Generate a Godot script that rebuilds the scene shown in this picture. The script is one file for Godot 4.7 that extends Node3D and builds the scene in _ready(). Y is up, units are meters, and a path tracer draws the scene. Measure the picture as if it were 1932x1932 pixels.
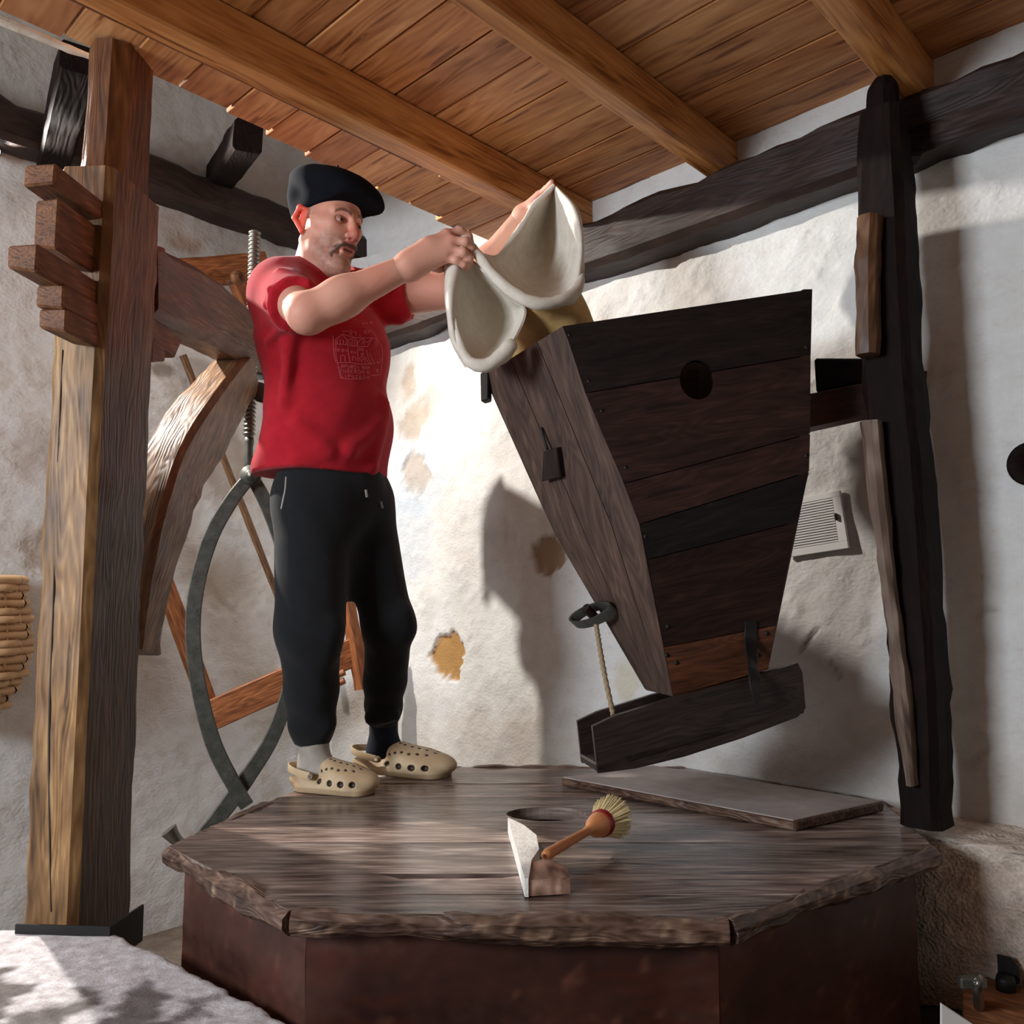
extends Node3D
# A miller empties a sack into the hopper of an old stone mill.
# World: metres, y up, camera near (0, 1.29, 0) looking along -z and slightly up.

const FOCAL := 1700.0
const PITCH := 0.092089
const EYE := Vector3(0, 1.29, 0)
const TOP := 0.76          # upper face of the mill casing
const PLANKS := 2.69       # underside of the ceiling boards
const BEAMS := 2.56        # underside of the joists
var WALL_P := Vector3(0.961, 0.0, -2.397)
var WALL_N := Vector3(-0.72, 0.0, 0.694)
var ALONG := Vector3(0.694, 0, 0.72)       # along the right wall, towards the camera
var JOIST := Vector3(0.664, 0, -0.748)     # direction of the joists, away from the camera
var CORNER := Vector3(-0.806, 0, -4.23)
var M := {}
var used := {}

# ---------------------------------------------------------------- helpers: points
func ray(px: float, py: float) -> Vector3:
	var cx := (px - 966.0) / FOCAL
	var cy := -(py - 966.0) / FOCAL
	var c := cos(PITCH)
	var s := sin(PITCH)
	return Vector3(cx, cy * c + s, -(c - cy * s))

func at(px: float, py: float, d: float) -> Vector3:
	var r := ray(px, py)
	return EYE + r * (d / -r.z)

func on_y(px: float, py: float, y: float) -> Vector3:
	var r := ray(px, py)
	return EYE + r * ((y - EYE.y) / r.y)

func on_plane(px: float, py: float, p: Vector3, n: Vector3) -> Vector3:
	var r := ray(px, py)
	return EYE + r * ((p - EYE).dot(n) / r.dot(n))

func on_wall(px: float, py: float, off := 0.0) -> Vector3:
	return on_plane(px, py, WALL_P + WALL_N * off, WALL_N)

func left_n() -> Vector3:
	return Vector3(0.748, 0, 0.664)

func on_left(px: float, py: float, off := 0.0) -> Vector3:
	return on_plane(px, py, CORNER + left_n() * off, left_n())

# ---------------------------------------------------------------- helpers: nodes
func numbered(called: String) -> String:
	if not used.has(called):
		used[called] = 0
		return called
	used[called] += 1
	return "%s_%03d" % [called, used[called]]

func thing(called: String, label: String, category: String, group := "", pos := Vector3.ZERO) -> Node3D:
	var o := Node3D.new()
	o.name = numbered(called)
	o.position = pos
	add_child(o, true)
	tag(o, label, category, group)
	return o

func tag(o: Node, label: String, category: String, group := "") -> void:
	o.set_meta("label", label)
	o.set_meta("category", category)
	if group != "":
		o.set_meta("group", group)

func part(called: String, mesh: Mesh, mat: Material, parent: Node, xf := Transform3D.IDENTITY, label := "") -> MeshInstance3D:
	var o := MeshInstance3D.new()
	o.name = called
	o.mesh = mesh
	o.material_override = mat
	if parent == self:
		o.name = numbered(called)
	parent.add_child(o, true)
	var pt := Transform3D.IDENTITY
	if parent is Node3D and parent != self:
		var q: Node = parent
		while q != self and q is Node3D:
			pt = (q as Node3D).transform * pt
			q = q.get_parent()
	o.transform = pt.affine_inverse() * xf
	if label != "":
		o.set_meta("label", label)
	return o

func structure(o: Node) -> Node:
	o.set_meta("kind", "structure")
	return o

# ---------------------------------------------------------------- helpers: meshes
class MB:
	var v := PackedVector3Array()
	var n := PackedVector3Array()
	var c := PackedColorArray()
	var ix := PackedInt32Array()
	var col := Color.WHITE
	var colored := false
	var flip := false
	func tri(a: Vector3, b: Vector3, d: Vector3) -> void:
		var nn := (b - a).cross(d - a)
		if nn.length_squared() < 1e-16:
			return
		nn = nn.normalized()
		var k := v.size()
		v.append(a); v.append(b); v.append(d)
		n.append(nn); n.append(nn); n.append(nn)
		if colored:
			c.append(col); c.append(col); c.append(col)
		ix.append(k); ix.append(k + 2); ix.append(k + 1)
	func quad(a: Vector3, b: Vector3, d: Vector3, e: Vector3) -> void:
		tri(a, b, d)
		tri(a, d, e)
	func out_quad(a: Vector3, b: Vector3, d: Vector3, e: Vector3, mid: Vector3) -> void:
		var nn := (d - a).cross(e - b)
		if nn.dot((a + b + d + e) * 0.25 - mid) < 0:
			quad(a, e, d, b)
		else:
			quad(a, b, d, e)
	func out_tri(a: Vector3, b: Vector3, d: Vector3, mid: Vector3) -> void:
		if (b - a).cross(d - a).dot((a + b + d) / 3.0 - mid) < 0:
			tri(a, d, b)
		else:
			tri(a, b, d)
	# corners: index bits 1 = x, 2 = y, 4 = z
	func block(q: Array, bev: float) -> void:
		var mid := Vector3.ZERO
		for p in q:
			mid += p
		mid /= 8.0
		var f := []
		for k in 8:
			var e := []
			for ax in 3:
				var o: Vector3 = q[k ^ (1 << ax)] - q[k]
				var l := o.length()
				e.append(o / maxf(l, 1e-6) * minf(bev, l * 0.4))
			f.append([q[k] + e[1] + e[2], q[k] + e[0] + e[2], q[k] + e[0] + e[1]])
		for ax in 3:
			var b1 := 1 << ((ax + 1) % 3)
			var b2 := 1 << ((ax + 2) % 3)
			for sd in 2:
				var k0 := sd << ax
				out_quad(f[k0][ax], f[k0 | b1][ax], f[k0 | b1 | b2][ax], f[k0 | b2][ax], mid)
			# edges along axis ax
			if bev > 0.0:
				var a1 := (ax + 1) % 3
				var a2 := (ax + 2) % 3
				for m1 in 2:
					for m2 in 2:
						var kk := (m1 << a1) | (m2 << a2)
						var kl := kk | (1 << ax)
						out_quad(f[kk][a1], f[kl][a1], f[kl][a2], f[kk][a2], mid)
		if bev > 0.0:
			for k in 8:
				out_tri(f[k][0], f[k][1], f[k][2], mid)
	# rows of points, smooth; closed_u joins the last column to the first
	func grid(rows: Array, closed_u := false, invert := false, cols: Array = []) -> void:
		var nr := rows.size()
		var nc: int = rows[0].size()
		var k := v.size()
		for r in nr:
			var row: PackedVector3Array = rows[r]
			var up: PackedVector3Array = rows[mini(r + 1, nr - 1)]
			var dn: PackedVector3Array = rows[maxi(r - 1, 0)]
			for j in nc:
				var jp := (j + 1) % nc if closed_u else mini(j + 1, nc - 1)
				var jm := (j - 1 + nc) % nc if closed_u else maxi(j - 1, 0)
				var du := row[jp] - row[jm]
				var dv := up[j] - dn[j]
				var nn := du.cross(dv)
				nn = nn.normalized() if nn.length_squared() > 1e-18 else Vector3.UP
				if invert:
					nn = -nn
				v.append(row[j])
				n.append(nn)
				if colored:
					c.append(cols[r][j] if cols.size() else col)
		var last := nc if closed_u else nc - 1
		for r in nr - 1:
			for j in last:
				var a := k + r * nc + j
				var b := k + r * nc + (j + 1) % nc
				var d := a + nc
				var e := b + nc
				if invert:
					ix.append(a); ix.append(b); ix.append(e)
					ix.append(a); ix.append(e); ix.append(d)
				else:
					ix.append(a); ix.append(e); ix.append(b)
					ix.append(a); ix.append(d); ix.append(e)
	func fan(ring: PackedVector3Array, away: Vector3) -> void:
		var mid := Vector3.ZERO
		for p in ring:
			mid += p
		mid /= ring.size()
		for j in ring.size():
			out_tri(mid, ring[j], ring[(j + 1) % ring.size()], mid - away)
	func mesh() -> ArrayMesh:
		var a := []
		a.resize(Mesh.ARRAY_MAX)
		a[Mesh.ARRAY_VERTEX] = v
		a[Mesh.ARRAY_NORMAL] = n
		if colored:
			a[Mesh.ARRAY_COLOR] = c
		a[Mesh.ARRAY_INDEX] = ix
		var m := ArrayMesh.new()
		m.add_surface_from_arrays(Mesh.PRIMITIVE_TRIANGLES, a)
		return m
	func local(xf: Transform3D) -> void:
		var inv := xf.affine_inverse()
		for k in v.size():
			v[k] = inv * v[k]
			n[k] = (inv.basis * n[k]).normalized()

func frame(origin: Vector3, x: Vector3, up := Vector3.UP) -> Transform3D:
	var bx := x.normalized()
	if absf(bx.dot(up)) > 0.98:
		up = Vector3.RIGHT if absf(bx.dot(Vector3.UP)) > 0.9 else Vector3.UP
	var bz := bx.cross(up).normalized()
	var by := bz.cross(bx).normalized()
	return Transform3D(Basis(bx, by, bz), origin)

# a mesh built in world coordinates becomes a node whose x axis runs along the grain
func commit(mb: MB, called: String, mat: Material, parent: Node, grain := Vector3.RIGHT, origin := Vector3.INF, label := "") -> MeshInstance3D:
	if origin == Vector3.INF:
		origin = Vector3.ZERO
		for p in mb.v:
			origin += p
		origin /= maxf(1, mb.v.size())
	var xf := frame(origin, grain)
	mb.local(xf)
	return part(called, mb.mesh(), mat, parent, xf, label)

func corners(a: Vector3, dx: Vector3, dy: Vector3, dz: Vector3) -> Array:
	var q := []
	for k in 8:
		q.append(a + dx * (k & 1) + dy * ((k >> 1) & 1) + dz * ((k >> 2) & 1))
	return q

# a block whose front face is a, b, c, d (round the face) and whose back lies at +back
func slab8(a: Vector3, b: Vector3, c: Vector3, d: Vector3, back: Vector3) -> Array:
	return [a, b, d, c, a + back, b + back, d + back, c + back]

func catmull(p: Array, t: float) -> Variant:
	var nseg := p.size() - 1
	var f := clampf(t, 0, 1) * nseg
	var i := mini(int(f), nseg - 1)
	var u := f - i
	var p0 = p[maxi(i - 1, 0)]
	var p1 = p[i]
	var p2 = p[i + 1]
	var p3 = p[mini(i + 2, nseg)]
	return 0.5 * ((2.0 * p1) + (p2 - p0) * u + (2.0 * p0 - 5.0 * p1 + 4.0 * p2 - p3) * u * u + (3.0 * p1 - p0 - 3.0 * p2 + p3) * u * u * u)

var nz := FastNoiseLite.new()

# hewn or sawn timber swept along a path; section is a rectangle with chamfered edges
func timber_mesh(mb: MB, path: Array, w: Variant, h: Variant, up: Vector3, cham := 0.008, jit := 0.0, steps := 1, straight := true) -> void:
	var ws: Array = w if w is Array else [w, w]
	var hs: Array = h if h is Array else [h, h]
	var rings := []
	var cnt := steps + 1
	for i in cnt:
		var t := float(i) / steps
		var p: Vector3 = path[0].lerp(path[path.size() - 1], t) if straight and path.size() == 2 else catmull(path, t)
		var q: Vector3 = catmull(path, minf(t + 0.01, 1.0)) - catmull(path, maxf(t - 0.01, 0.0))
		var dirv := q.normalized()
		var sx := dirv.cross(up).normalized()
		var sy := sx.cross(dirv).normalized()
		var ww: float = catmull(ws, t)
		var hh: float = catmull(hs, t)
		var pts := PackedVector3Array()
		var a := ww * 0.5
		var b := hh * 0.5
		var cc := minf(cham, minf(a, b) * 0.6)
		var sec := [Vector2(a, b - cc), Vector2(a - cc, b), Vector2(-a * 0.33, b), Vector2(-a + cc, b), Vector2(-a, b - cc), Vector2(-a, b * 0.2), Vector2(-a, -b + cc), Vector2(-a + cc, -b), Vector2(a * 0.33, -b), Vector2(a - cc, -b), Vector2(a, -b + cc), Vector2(a, -b * 0.2)]
		var k := 0
		for s in sec:
			var o: Vector3 = p + sx * s.x + sy * s.y
			if jit > 0.0:
				var g := nz.get_noise_3d(o.x * 900, o.y * 900, o.z * 900)
				var g2 := nz.get_noise_3d(o.x * 250 + 77, o.y * 250, o.z * 250)
				o += (sx * s.x / a + sy * s.y / b) * jit * (g + g2 * 1.5)
			pts.append(o)
			k += 1
		rings.append(pts)
	var ns: int = rings[0].size()
	for j in ns:
		var rows := []
		var j2 := (j + 1) % ns
		for i in cnt:
			rows.append(PackedVector3Array([rings[i][j], rings[i][j2]]))
		mb.grid(rows, false, true)
	mb.fan(rings[0], path[0] - path[1])
	mb.fan(rings[cnt - 1], path[path.size() - 1] - path[path.size() - 2])

func timber(called: String, parent: Node, mat: Material, path: Array, w: Variant, h: Variant, up := Vector3.UP, cham := 0.008, jit := 0.0, steps := 1, label := "") -> MeshInstance3D:
	var mb := MB.new()
	timber_mesh(mb, path, w, h, up, cham, jit, steps)
	return commit(mb, called, mat, parent, path[path.size() - 1] - path[0], path[0], label)

func tube_mesh(mb: MB, path: Array, r: Variant, sides := 10, steps := 12, caps := true) -> void:
	var rs: Array = r if r is Array else [r, r]
	var rows := []
	var prev := Vector3.ZERO
	for i in steps + 1:
		var t := float(i) / steps
		var p: Vector3 = catmull(path, t)
		var dv: Vector3 = (catmull(path, minf(t + 0.005, 1.0)) - catmull(path, maxf(t - 0.005, 0.0))).normalized()
		if i == 0:
			prev = dv.cross(Vector3.UP if absf(dv.y) < 0.9 else Vector3.RIGHT).normalized()
		prev = (prev - dv * prev.dot(dv)).normalized()
		var o := dv.cross(prev)
		var rr: float = catmull(rs, t)
		var ring := PackedVector3Array()
		for k in sides:
			var a := TAU * k / sides
			ring.append(p + (prev * cos(a) + o * sin(a)) * rr)
		rows.append(ring)
	mb.grid(rows, true)
	if caps:
		mb.fan(rows[0], path[0] - path[1])
		mb.fan(rows[steps], path[path.size() - 1] - path[path.size() - 2])

func lathe_mesh(mb: MB, prof: Array, xf: Transform3D, sides := 24) -> void:
	var rows := []
	for p in prof:
		var ring := PackedVector3Array()
		for k in sides:
			var a := TAU * k / sides
			ring.append(xf * Vector3(cos(a) * p.x, p.y, sin(a) * p.x))
		rows.append(ring)
	mb.grid(rows, true, prof[prof.size() - 1].y > prof[0].y)

# flat bar: a path with a rectangular section, wide across "wide"
func bar_mesh(mb: MB, path: Array, width: Variant, thick: float, normal: Vector3, steps := 24) -> void:
	var ws: Array = width if width is Array else [width, width]
	var rings := []
	for i in steps + 1:
		var t := float(i) / steps
		var p: Vector3 = catmull(path, t)
		var dv: Vector3 = (catmull(path, minf(t + 0.01, 1.0)) - catmull(path, maxf(t - 0.01, 0.0))).normalized()
		var sx := dv.cross(normal).normalized()
		var a: float = catmull(ws, t) * 0.5
		var b := thick * 0.5
		var nn := sx.cross(dv).normalized()
		var c := minf(a, b) * 0.35
		rings.append(PackedVector3Array([p + sx * a + nn * (b - c), p + sx * (a - c) + nn * b, p - sx * (a - c) + nn * b, p - sx * a + nn * (b - c), p - sx * a - nn * (b - c), p - sx * (a - c) - nn * b, p + sx * (a - c) - nn * b, p + sx * a - nn * (b - c)]))
	for j in 8:
		var rows := []
		for i in steps + 1:
			rows.append(PackedVector3Array([rings[i][j], rings[i][(j + 1) % 8]]))
		mb.grid(rows, false, true)
	mb.fan(rings[0], path[0] - path[1])
	mb.fan(rings[steps], path[path.size() - 1] - path[path.size() - 2])

# polygon (in the plane o, ex, ey) extruded to -ez by thick, with its upper edge eased
func extrude_mesh(mb: MB, poly: PackedVector2Array, o: Vector3, ex: Vector3, ey: Vector3, thick: float) -> void:
	var ez := ex.cross(ey).normalized()
	if Geometry2D.is_polygon_clockwise(poly):
		poly.reverse()
	var tr := Geometry2D.triangulate_polygon(poly)
	var f := func(p: Vector2, d: float) -> Vector3: return o + ex * p.x + ey * p.y - ez * d
	for k in range(0, tr.size(), 3):
		var a := poly[tr[k]]
		var b := poly[tr[k + 1]]
		var c := poly[tr[k + 2]]
		if (b - a).cross(c - a) < 0:
			var s := b
			b = c
			c = s
		mb.tri(f.call(a, 0.0), f.call(b, 0.0), f.call(c, 0.0))
		mb.tri(f.call(a, thick), f.call(c, thick), f.call(b, thick))
	for k in poly.size():
		var a := poly[k]
		var b := poly[(k + 1) % poly.size()]
		mb.quad(f.call(a, 0.0), f.call(a, thick), f.call(b, thick), f.call(b, 0.0))

func circle_poly(c: Vector2, rx: float, ry: float, n := 28) -> PackedVector2Array:
	var p := PackedVector2Array()
	for k in n:
		p.append(c + Vector2(cos(TAU * k / n) * rx, sin(TAU * k / n) * ry))
	return p

# ---------------------------------------------------------------- helpers: materials
func noise_img(size: int, sd: int, freq: float, oct := 4, kind := FastNoiseLite.TYPE_SIMPLEX_SMOOTH) -> PackedByteArray:
	var f := FastNoiseLite.new()
	f.seed = sd
	f.noise_type = kind
	f.frequency = freq
	f.fractal_octaves = oct
	var im := f.get_seamless_image(size, size, false, false, 0.25)
	im.convert(Image.FORMAT_L8)
	return im.get_data()

func ramp(cols: Array, t: float) -> Color:
	var f := clampf(t, 0, 1) * (cols.size() - 1)
	var i := mini(int(f), cols.size() - 2)
	return (cols[i] as Color).lerp(cols[i + 1], f - i)

# colours are sRGB; returns [albedo texture, height texture]
func grain_tex(sd: int, cols: Array, rings := 9.0, streak := 0.35, knots := 0, size := 512, blot := 0.25) -> Array:
	var a := noise_img(size, sd, 0.004, 3)
	var b := noise_img(size, sd + 1, 0.03, 4)
	var d := noise_img(size, sd + 2, 0.008, 3)
	var lut := []
	for k in 256:
		lut.append(ramp(cols, k / 255.0))
	var px := PackedByteArray()
	px.resize(size * size * 3)
	var hp := PackedByteArray()
	hp.resize(size * size)
	var rn := RandomNumberGenerator.new()
	rn.seed = sd
	var kn := []
	for k in knots:
		kn.append(Vector3(rn.randf() * size, rn.randf() * size, rn.randf_range(9, 20)))
	for y in size:
		for x in size:
			var i := y * size + x
			var ring := 0.5 + 0.5 * sin((a[i] / 255.0) * rings * TAU + y * TAU * 6.0 / size)
			var t := 0.5 + (ring - 0.5) * 0.28 + (b[i] / 255.0 - 0.5) * streak * 1.1 + (d[i] / 255.0 - 0.5) * blot * 2.0
			for q in kn:
				var dx: float = (x - q.x) * 0.75
				var dy: float = y - q.y
				var r2: float = (dx * dx + dy * dy) / (q.z * q.z)
				if r2 < 1.0:
					t -= (1.0 - r2) * (0.55 + 0.25 * sin(r2 * 14.0))
			var ti := clampi(int(t * 255), 0, 255)
			var c: Color = lut[ti]
			px[i * 3] = int(c.r * 255)
			px[i * 3 + 1] = int(c.g * 255)
			px[i * 3 + 2] = int(c.b * 255)
			hp[i] = clampi(int(128 + (ring - 0.5) * 90 + (b[i] - 128) * 0.7), 0, 255)
	var im := Image.create_from_data(size, size, false, Image.FORMAT_RGB8, px)
	var ih := Image.create_from_data(size, size, false, Image.FORMAT_L8, hp)
	return [ImageTexture.create_from_image(im), ImageTexture.create_from_image(ih)]

func triplanar(m: StandardMaterial3D, scale: Vector3, offset := Vector3.ZERO) -> void:
	m.uv1_triplanar = true
	m.uv1_scale = scale
	m.uv1_offset = offset
	m.uv1_triplanar_sharpness = 4.0

func wood(tex: Array, scale: Vector3, rough: float, bump: float, tint := Color.WHITE, offset := Vector3.ZERO, spec := 0.4) -> StandardMaterial3D:
	var m := StandardMaterial3D.new()
	m.albedo_texture = tex[0]
	m.albedo_color = tint
	m.roughness = rough
	m.metallic_specular = spec
	if bump > 0.0:
		m.heightmap_enabled = true
		m.heightmap_texture = tex[1]
		m.heightmap_scale = bump
	triplanar(m, scale, offset)
	return m

func plain(c: Color, rough := 0.8, metal := 0.0) -> StandardMaterial3D:
	var m := StandardMaterial3D.new()
	m.albedo_color = c
	m.roughness = rough
	m.metallic = metal
	return m

func speckle_tex(sd: int, cols: Array, f1: float, f2: float, size := 512, pits := 0.0) -> Array:
	var a := noise_img(size, sd, f1, 5)
	var b := noise_img(size, sd + 5, f2, 3)
	var p := noise_img(size, sd + 9, f2 * 0.8, 2, FastNoiseLite.TYPE_PERLIN)
	var px := PackedByteArray()
	px.resize(size * size * 3)
	var hp := PackedByteArray()
	hp.resize(size * size)
	var lut := []
	for k in 256:
		lut.append(ramp(cols, k / 255.0))
	for i in size * size:
		var t := a[i] * 0.65 + b[i] * 0.35
		var h := t
		if pits > 0.0 and p[i] > 255.0 * (1.0 - pits):
			t *= 0.45
			h *= 0.3
		var c: Color = lut[clampi(int(t), 0, 255)]
		px[i * 3] = int(c.r * 255)
		px[i * 3 + 1] = int(c.g * 255)
		px[i * 3 + 2] = int(c.b * 255)
		hp[i] = clampi(int(h), 0, 255)
	return [ImageTexture.create_from_image(Image.create_from_data(size, size, false, Image.FORMAT_RGB8, px)), ImageTexture.create_from_image(Image.create_from_data(size, size, false, Image.FORMAT_L8, hp))]

# ---------------------------------------------------------------- helpers: smooth bodies from tapered capsules and ellipsoids
class Field:
	var T := PackedByteArray()
	var A := PackedVector3Array()
	var D := PackedVector3Array()
	var INV := PackedFloat32Array()
	var R0 := PackedFloat32Array()
	var R1 := PackedFloat32Array()
	var FX := PackedVector3Array()
	var FK := PackedFloat32Array()
	var KS := PackedFloat32Array()
	var B := []
	var B2 := []
	var subs: Field = null
	var planes := []            # [point, normal]: keep the side against the normal
	var amp := 0.0
	var noise: FastNoiseLite = null
	var freq := Vector3.ONE
	var turn := Basis.IDENTITY
	func cap(a: Vector3, b: Vector3, ra: float, rb: float, k := 0.03, axis := Vector3.ZERO, stretch := 1.0, capped := 0) -> void:
		T.append(2 if capped else 0)
		A.append(a)
		var d := b - a
		var fk := 0.0
		if stretch != 1.0:
			fk = 1.0 / stretch - 1.0
			d += axis * (d.dot(axis) * fk)
		D.append(d)
		INV.append(1.0 / maxf(d.length_squared(), 1e-9))
		R0.append(ra); R1.append(rb)
		FX.append(axis); FK.append(fk); KS.append(k)
		B.append([b, (b - a).normalized()]); B2.append(0)
	func ball(c: Vector3, r: float, k := 0.02) -> void:
		cap(c, c + Vector3(0, 1e-4, 0), r, r, k)
	func ell(c: Vector3, r: Vector3, k := 0.02, basis := Basis.IDENTITY) -> void:
		T.append(1)
		A.append(c)
		D.append(Vector3.ZERO); INV.append(0.0)
		R0.append(minf(r.x, minf(r.y, r.z))); R1.append(maxf(r.x, maxf(r.y, r.z)))
		FX.append(Vector3.ZERO); FK.append(0.0); KS.append(k)
		var inv := basis.orthonormalized().transposed()
		B.append(Basis.from_scale(Vector3(1 / r.x, 1 / r.y, 1 / r.z)) * inv)
		B2.append(Basis.from_scale(Vector3(1 / (r.x * r.x), 1 / (r.y * r.y), 1 / (r.z * r.z))) * inv)
	func one(i: int, p: Vector3) -> float:
		var q := p - A[i]
		if T[i] == 1:
			var k1: float = ((B[i] as Basis) * q).length()
			var k2: float = ((B2[i] as Basis) * q).length()
			return k1 * (k1 - 1.0) / maxf(k2, 1e-5)
		if FK[i] != 0.0:
			q += FX[i] * (q.dot(FX[i]) * FK[i])
		var d := D[i]
		var h := clampf(q.dot(d) * INV[i], 0.0, 1.0)
		var v := (q - d * h).length() - (R0[i] + (R1[i] - R0[i]) * h)
		if T[i] == 2:
			v = maxf(v, (p - B[i][0]).dot(B[i][1]))
		return v
	func value(p: Vector3, list: PackedInt32Array, slist: PackedInt32Array) -> float:
		var v := 1e3
		for i in list:
			var d := one(i, p)
			var k := KS[i]
			var h := maxf(k - absf(v - d), 0.0) / k
			v = minf(v, d) - h * h * k * 0.25
		if amp > 0.0:
			v -= amp * noise.get_noise_3dv((turn * p) * freq)
		for i in slist:
			var d := -subs.one(i, p)
			var k := subs.KS[i]
			var h := maxf(k - absf(v - d), 0.0) / k
			v = maxf(v, d) + h * h * k * 0.25
		for q in planes:
			v = maxf(v, (p - (q[0] as Vector3)).dot(q[1]))
		return v
	func all_list() -> PackedInt32Array:
		var l := PackedInt32Array()
		for i in T.size():
			l.append(i)
		return l
	func full(p: Vector3) -> float:
		return value(p, all_list(), subs.all_list() if subs else PackedInt32Array())
	func bounds() -> AABB:
		var lo := Vector3.INF
		var hi := -Vector3.INF
		for i in T.size():
			if T[i] == 1:
				var r := Vector3.ONE * R1[i]
				lo = lo.min(A[i] - r)
				hi = hi.max(A[i] + r)
			else:
				var st := 1.0 / (1.0 + FK[i])
				var r := Vector3.ONE * maxf(R0[i], R1[i]) * maxf(1.0, st)
				lo = lo.min(A[i] - r).min((B[i][0] as Vector3) - r)
				hi = hi.max(A[i] + r).max((B[i][0] as Vector3) + r)
		return AABB(lo, hi - lo).grow(amp + 0.004)

# surface nets; adds to mb; paint(point) gives a linear colour
func net(f: Field, h: float, mb: MB, paint: Callable, clip: AABB = AABB()) -> void:
	var bb := f.bounds()
	if clip.size != Vector3.ZERO:
		bb = bb.intersection(clip)
	var o := bb.position
	const S := 5
	var bx := int(ceil(bb.size.x / h / S)) + 1
	var by := int(ceil(bb.size.y / h / S)) + 1
	var bz := int(ceil(bb.size.z / h / S)) + 1
	var nx := bx * S + 1
	var ny := by * S + 1
	var nzz := bz * S + 1
	var val := PackedFloat32Array()
	val.resize(nx * ny * nzz)
	val.fill(9e9)
	var vid := PackedInt32Array()
	vid.resize(nx * ny * nzz)
	vid.fill(-1)
	var R := 0.8661 * S * h
	var active := []
	var kmax := 0.0
	for k in f.KS:
		kmax = maxf(kmax, k)
	var np := f.T.size()
	var slen := f.subs.T.size() if f.subs else 0
	var dd := PackedFloat32Array()
	dd.resize(np)
	for z in bz:
		for y in by:
			for x in bx:
				var c := o + Vector3((x + 0.5) * S, (y + 0.5) * S, (z + 0.5) * S) * h
				var m := 1e9
				for i in np:
					var d := f.one(i, c)
					dd[i] = d
					if d < m:
						m = d
				if m > R * 1.5 + kmax * 0.4 + f.amp * 1.2:
					continue
				if m < -(R * 1.6 + f.amp * 1.2) and slen == 0 and f.planes.is_empty():
					continue
				var list := PackedInt32Array()
				for i in np:
					if dd[i] < m + R * 3.2 + f.KS[i] * 1.5:
						list.append(i)
				var sl := PackedInt32Array()
				for i in slen:
					if f.subs.one(i, c) < R * 1.8 + 0.02:
						sl.append(i)
				if m < -(R * 1.6 + f.amp * 1.2) and sl.is_empty() and f.planes.is_empty():
					continue
				for k in S + 1:
					for j in S + 1:
						var at0 := ((z * S + k) * ny + y * S + j) * nx + x * S
						for i in S + 1:
							if val[at0 + i] > 1e9:
								val[at0 + i] = f.value(o + Vector3(x * S + i, y * S + j, z * S + k) * h, list, sl)
				active.append(Vector3i(x, y, z))
	var sxy := nx * ny
	var corner := PackedInt32Array([0, 1, nx, nx + 1, sxy, sxy + 1, sxy + nx, sxy + nx + 1])
	var ce := [0, 1, 2, 3, 4, 5, 6, 7, 0, 2, 1, 3, 4, 6, 5, 7, 0, 4, 1, 5, 2, 6, 3, 7]
	var base := mb.v.size()
	var cells := PackedInt32Array()
	for b in active:
		for k in S:
			for j in S:
				for i in S:
					var gx: int = b.x * S + i
					var gy: int = b.y * S + j
					var gz: int = b.z * S + k
					var id := gz * sxy + gy * nx + gx
					var mask := 0
					var bad := false
					for q in 8:
						var w := val[id + corner[q]]
						if w < 0.0:
							mask |= 1 << q
						elif w > 1e8:
							bad = true
					if mask == 0 or mask == 255 or bad:
						continue
					var sum := Vector3.ZERO
					var cnt := 0
					for e in 12:
						var qa: int = ce[e * 2]
						var qb: int = ce[e * 2 + 1]
						if ((mask >> qa) & 1) != ((mask >> qb) & 1):
							var va := val[id + corner[qa]]
							var vb := val[id + corner[qb]]
							var t := va / (va - vb)
							var pa := Vector3(qa & 1, (qa >> 1) & 1, qa >> 2)
							var pb := Vector3(qb & 1, (qb >> 1) & 1, qb >> 2)
							sum += pa.lerp(pb, t)
							cnt += 1
					var p := o + (Vector3(gx, gy, gz) + sum / cnt) * h
					vid[id] = mb.v.size()
					cells.append(id)
					mb.v.append(p)
					mb.n.append(Vector3.ZERO)
					if mb.colored:
						mb.c.append(paint.call(p))
	for id in cells:
		var v0 := val[id]
		for ax in 3:
			var st: int = [1, nx, sxy][ax]
			var v1 := val[id + st]
			if (v0 < 0.0) == (v1 < 0.0):
				continue
			var s1: int = [nx, sxy, 1][ax]
			var s2: int = [sxy, 1, nx][ax]
			if id - s1 - s2 < 0:
				continue
			var a := vid[id]
			var b2 := vid[id - s1]
			var c2 := vid[id - s1 - s2]
			var d2 := vid[id - s2]
			if a < 0 or b2 < 0 or c2 < 0 or d2 < 0:
				continue
			if v0 < 0.0:
				net_face(mb, a, b2, c2, d2)
			else:
				net_face(mb, a, d2, c2, b2)
	for k in range(base, mb.v.size()):
		mb.n[k] = mb.n[k].normalized()

func net_face(mb: MB, a: int, b: int, c: int, d: int) -> void:
	var nn := (mb.v[c] - mb.v[a]).cross(mb.v[d] - mb.v[b])
	mb.n[a] += nn
	mb.n[b] += nn
	mb.n[c] += nn
	mb.n[d] += nn
	mb.ix.append(a); mb.ix.append(c); mb.ix.append(b)
	mb.ix.append(a); mb.ix.append(d); mb.ix.append(c)

# where the view ray through (px, py) first meets a field
func hit(f: Field, list: PackedInt32Array, px: float, py: float, from_d: float) -> Vector3:
	var r := ray(px, py)
	r /= -r.z
	var d := from_d
	var sl := PackedInt32Array()
	for i in 60:
		var v := f.value(EYE + r * d, list, sl)
		if v < 0.0006:
			break
		d += v * 0.6
		if d > from_d + 1.2:
			break
	return EYE + r * d

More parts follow.
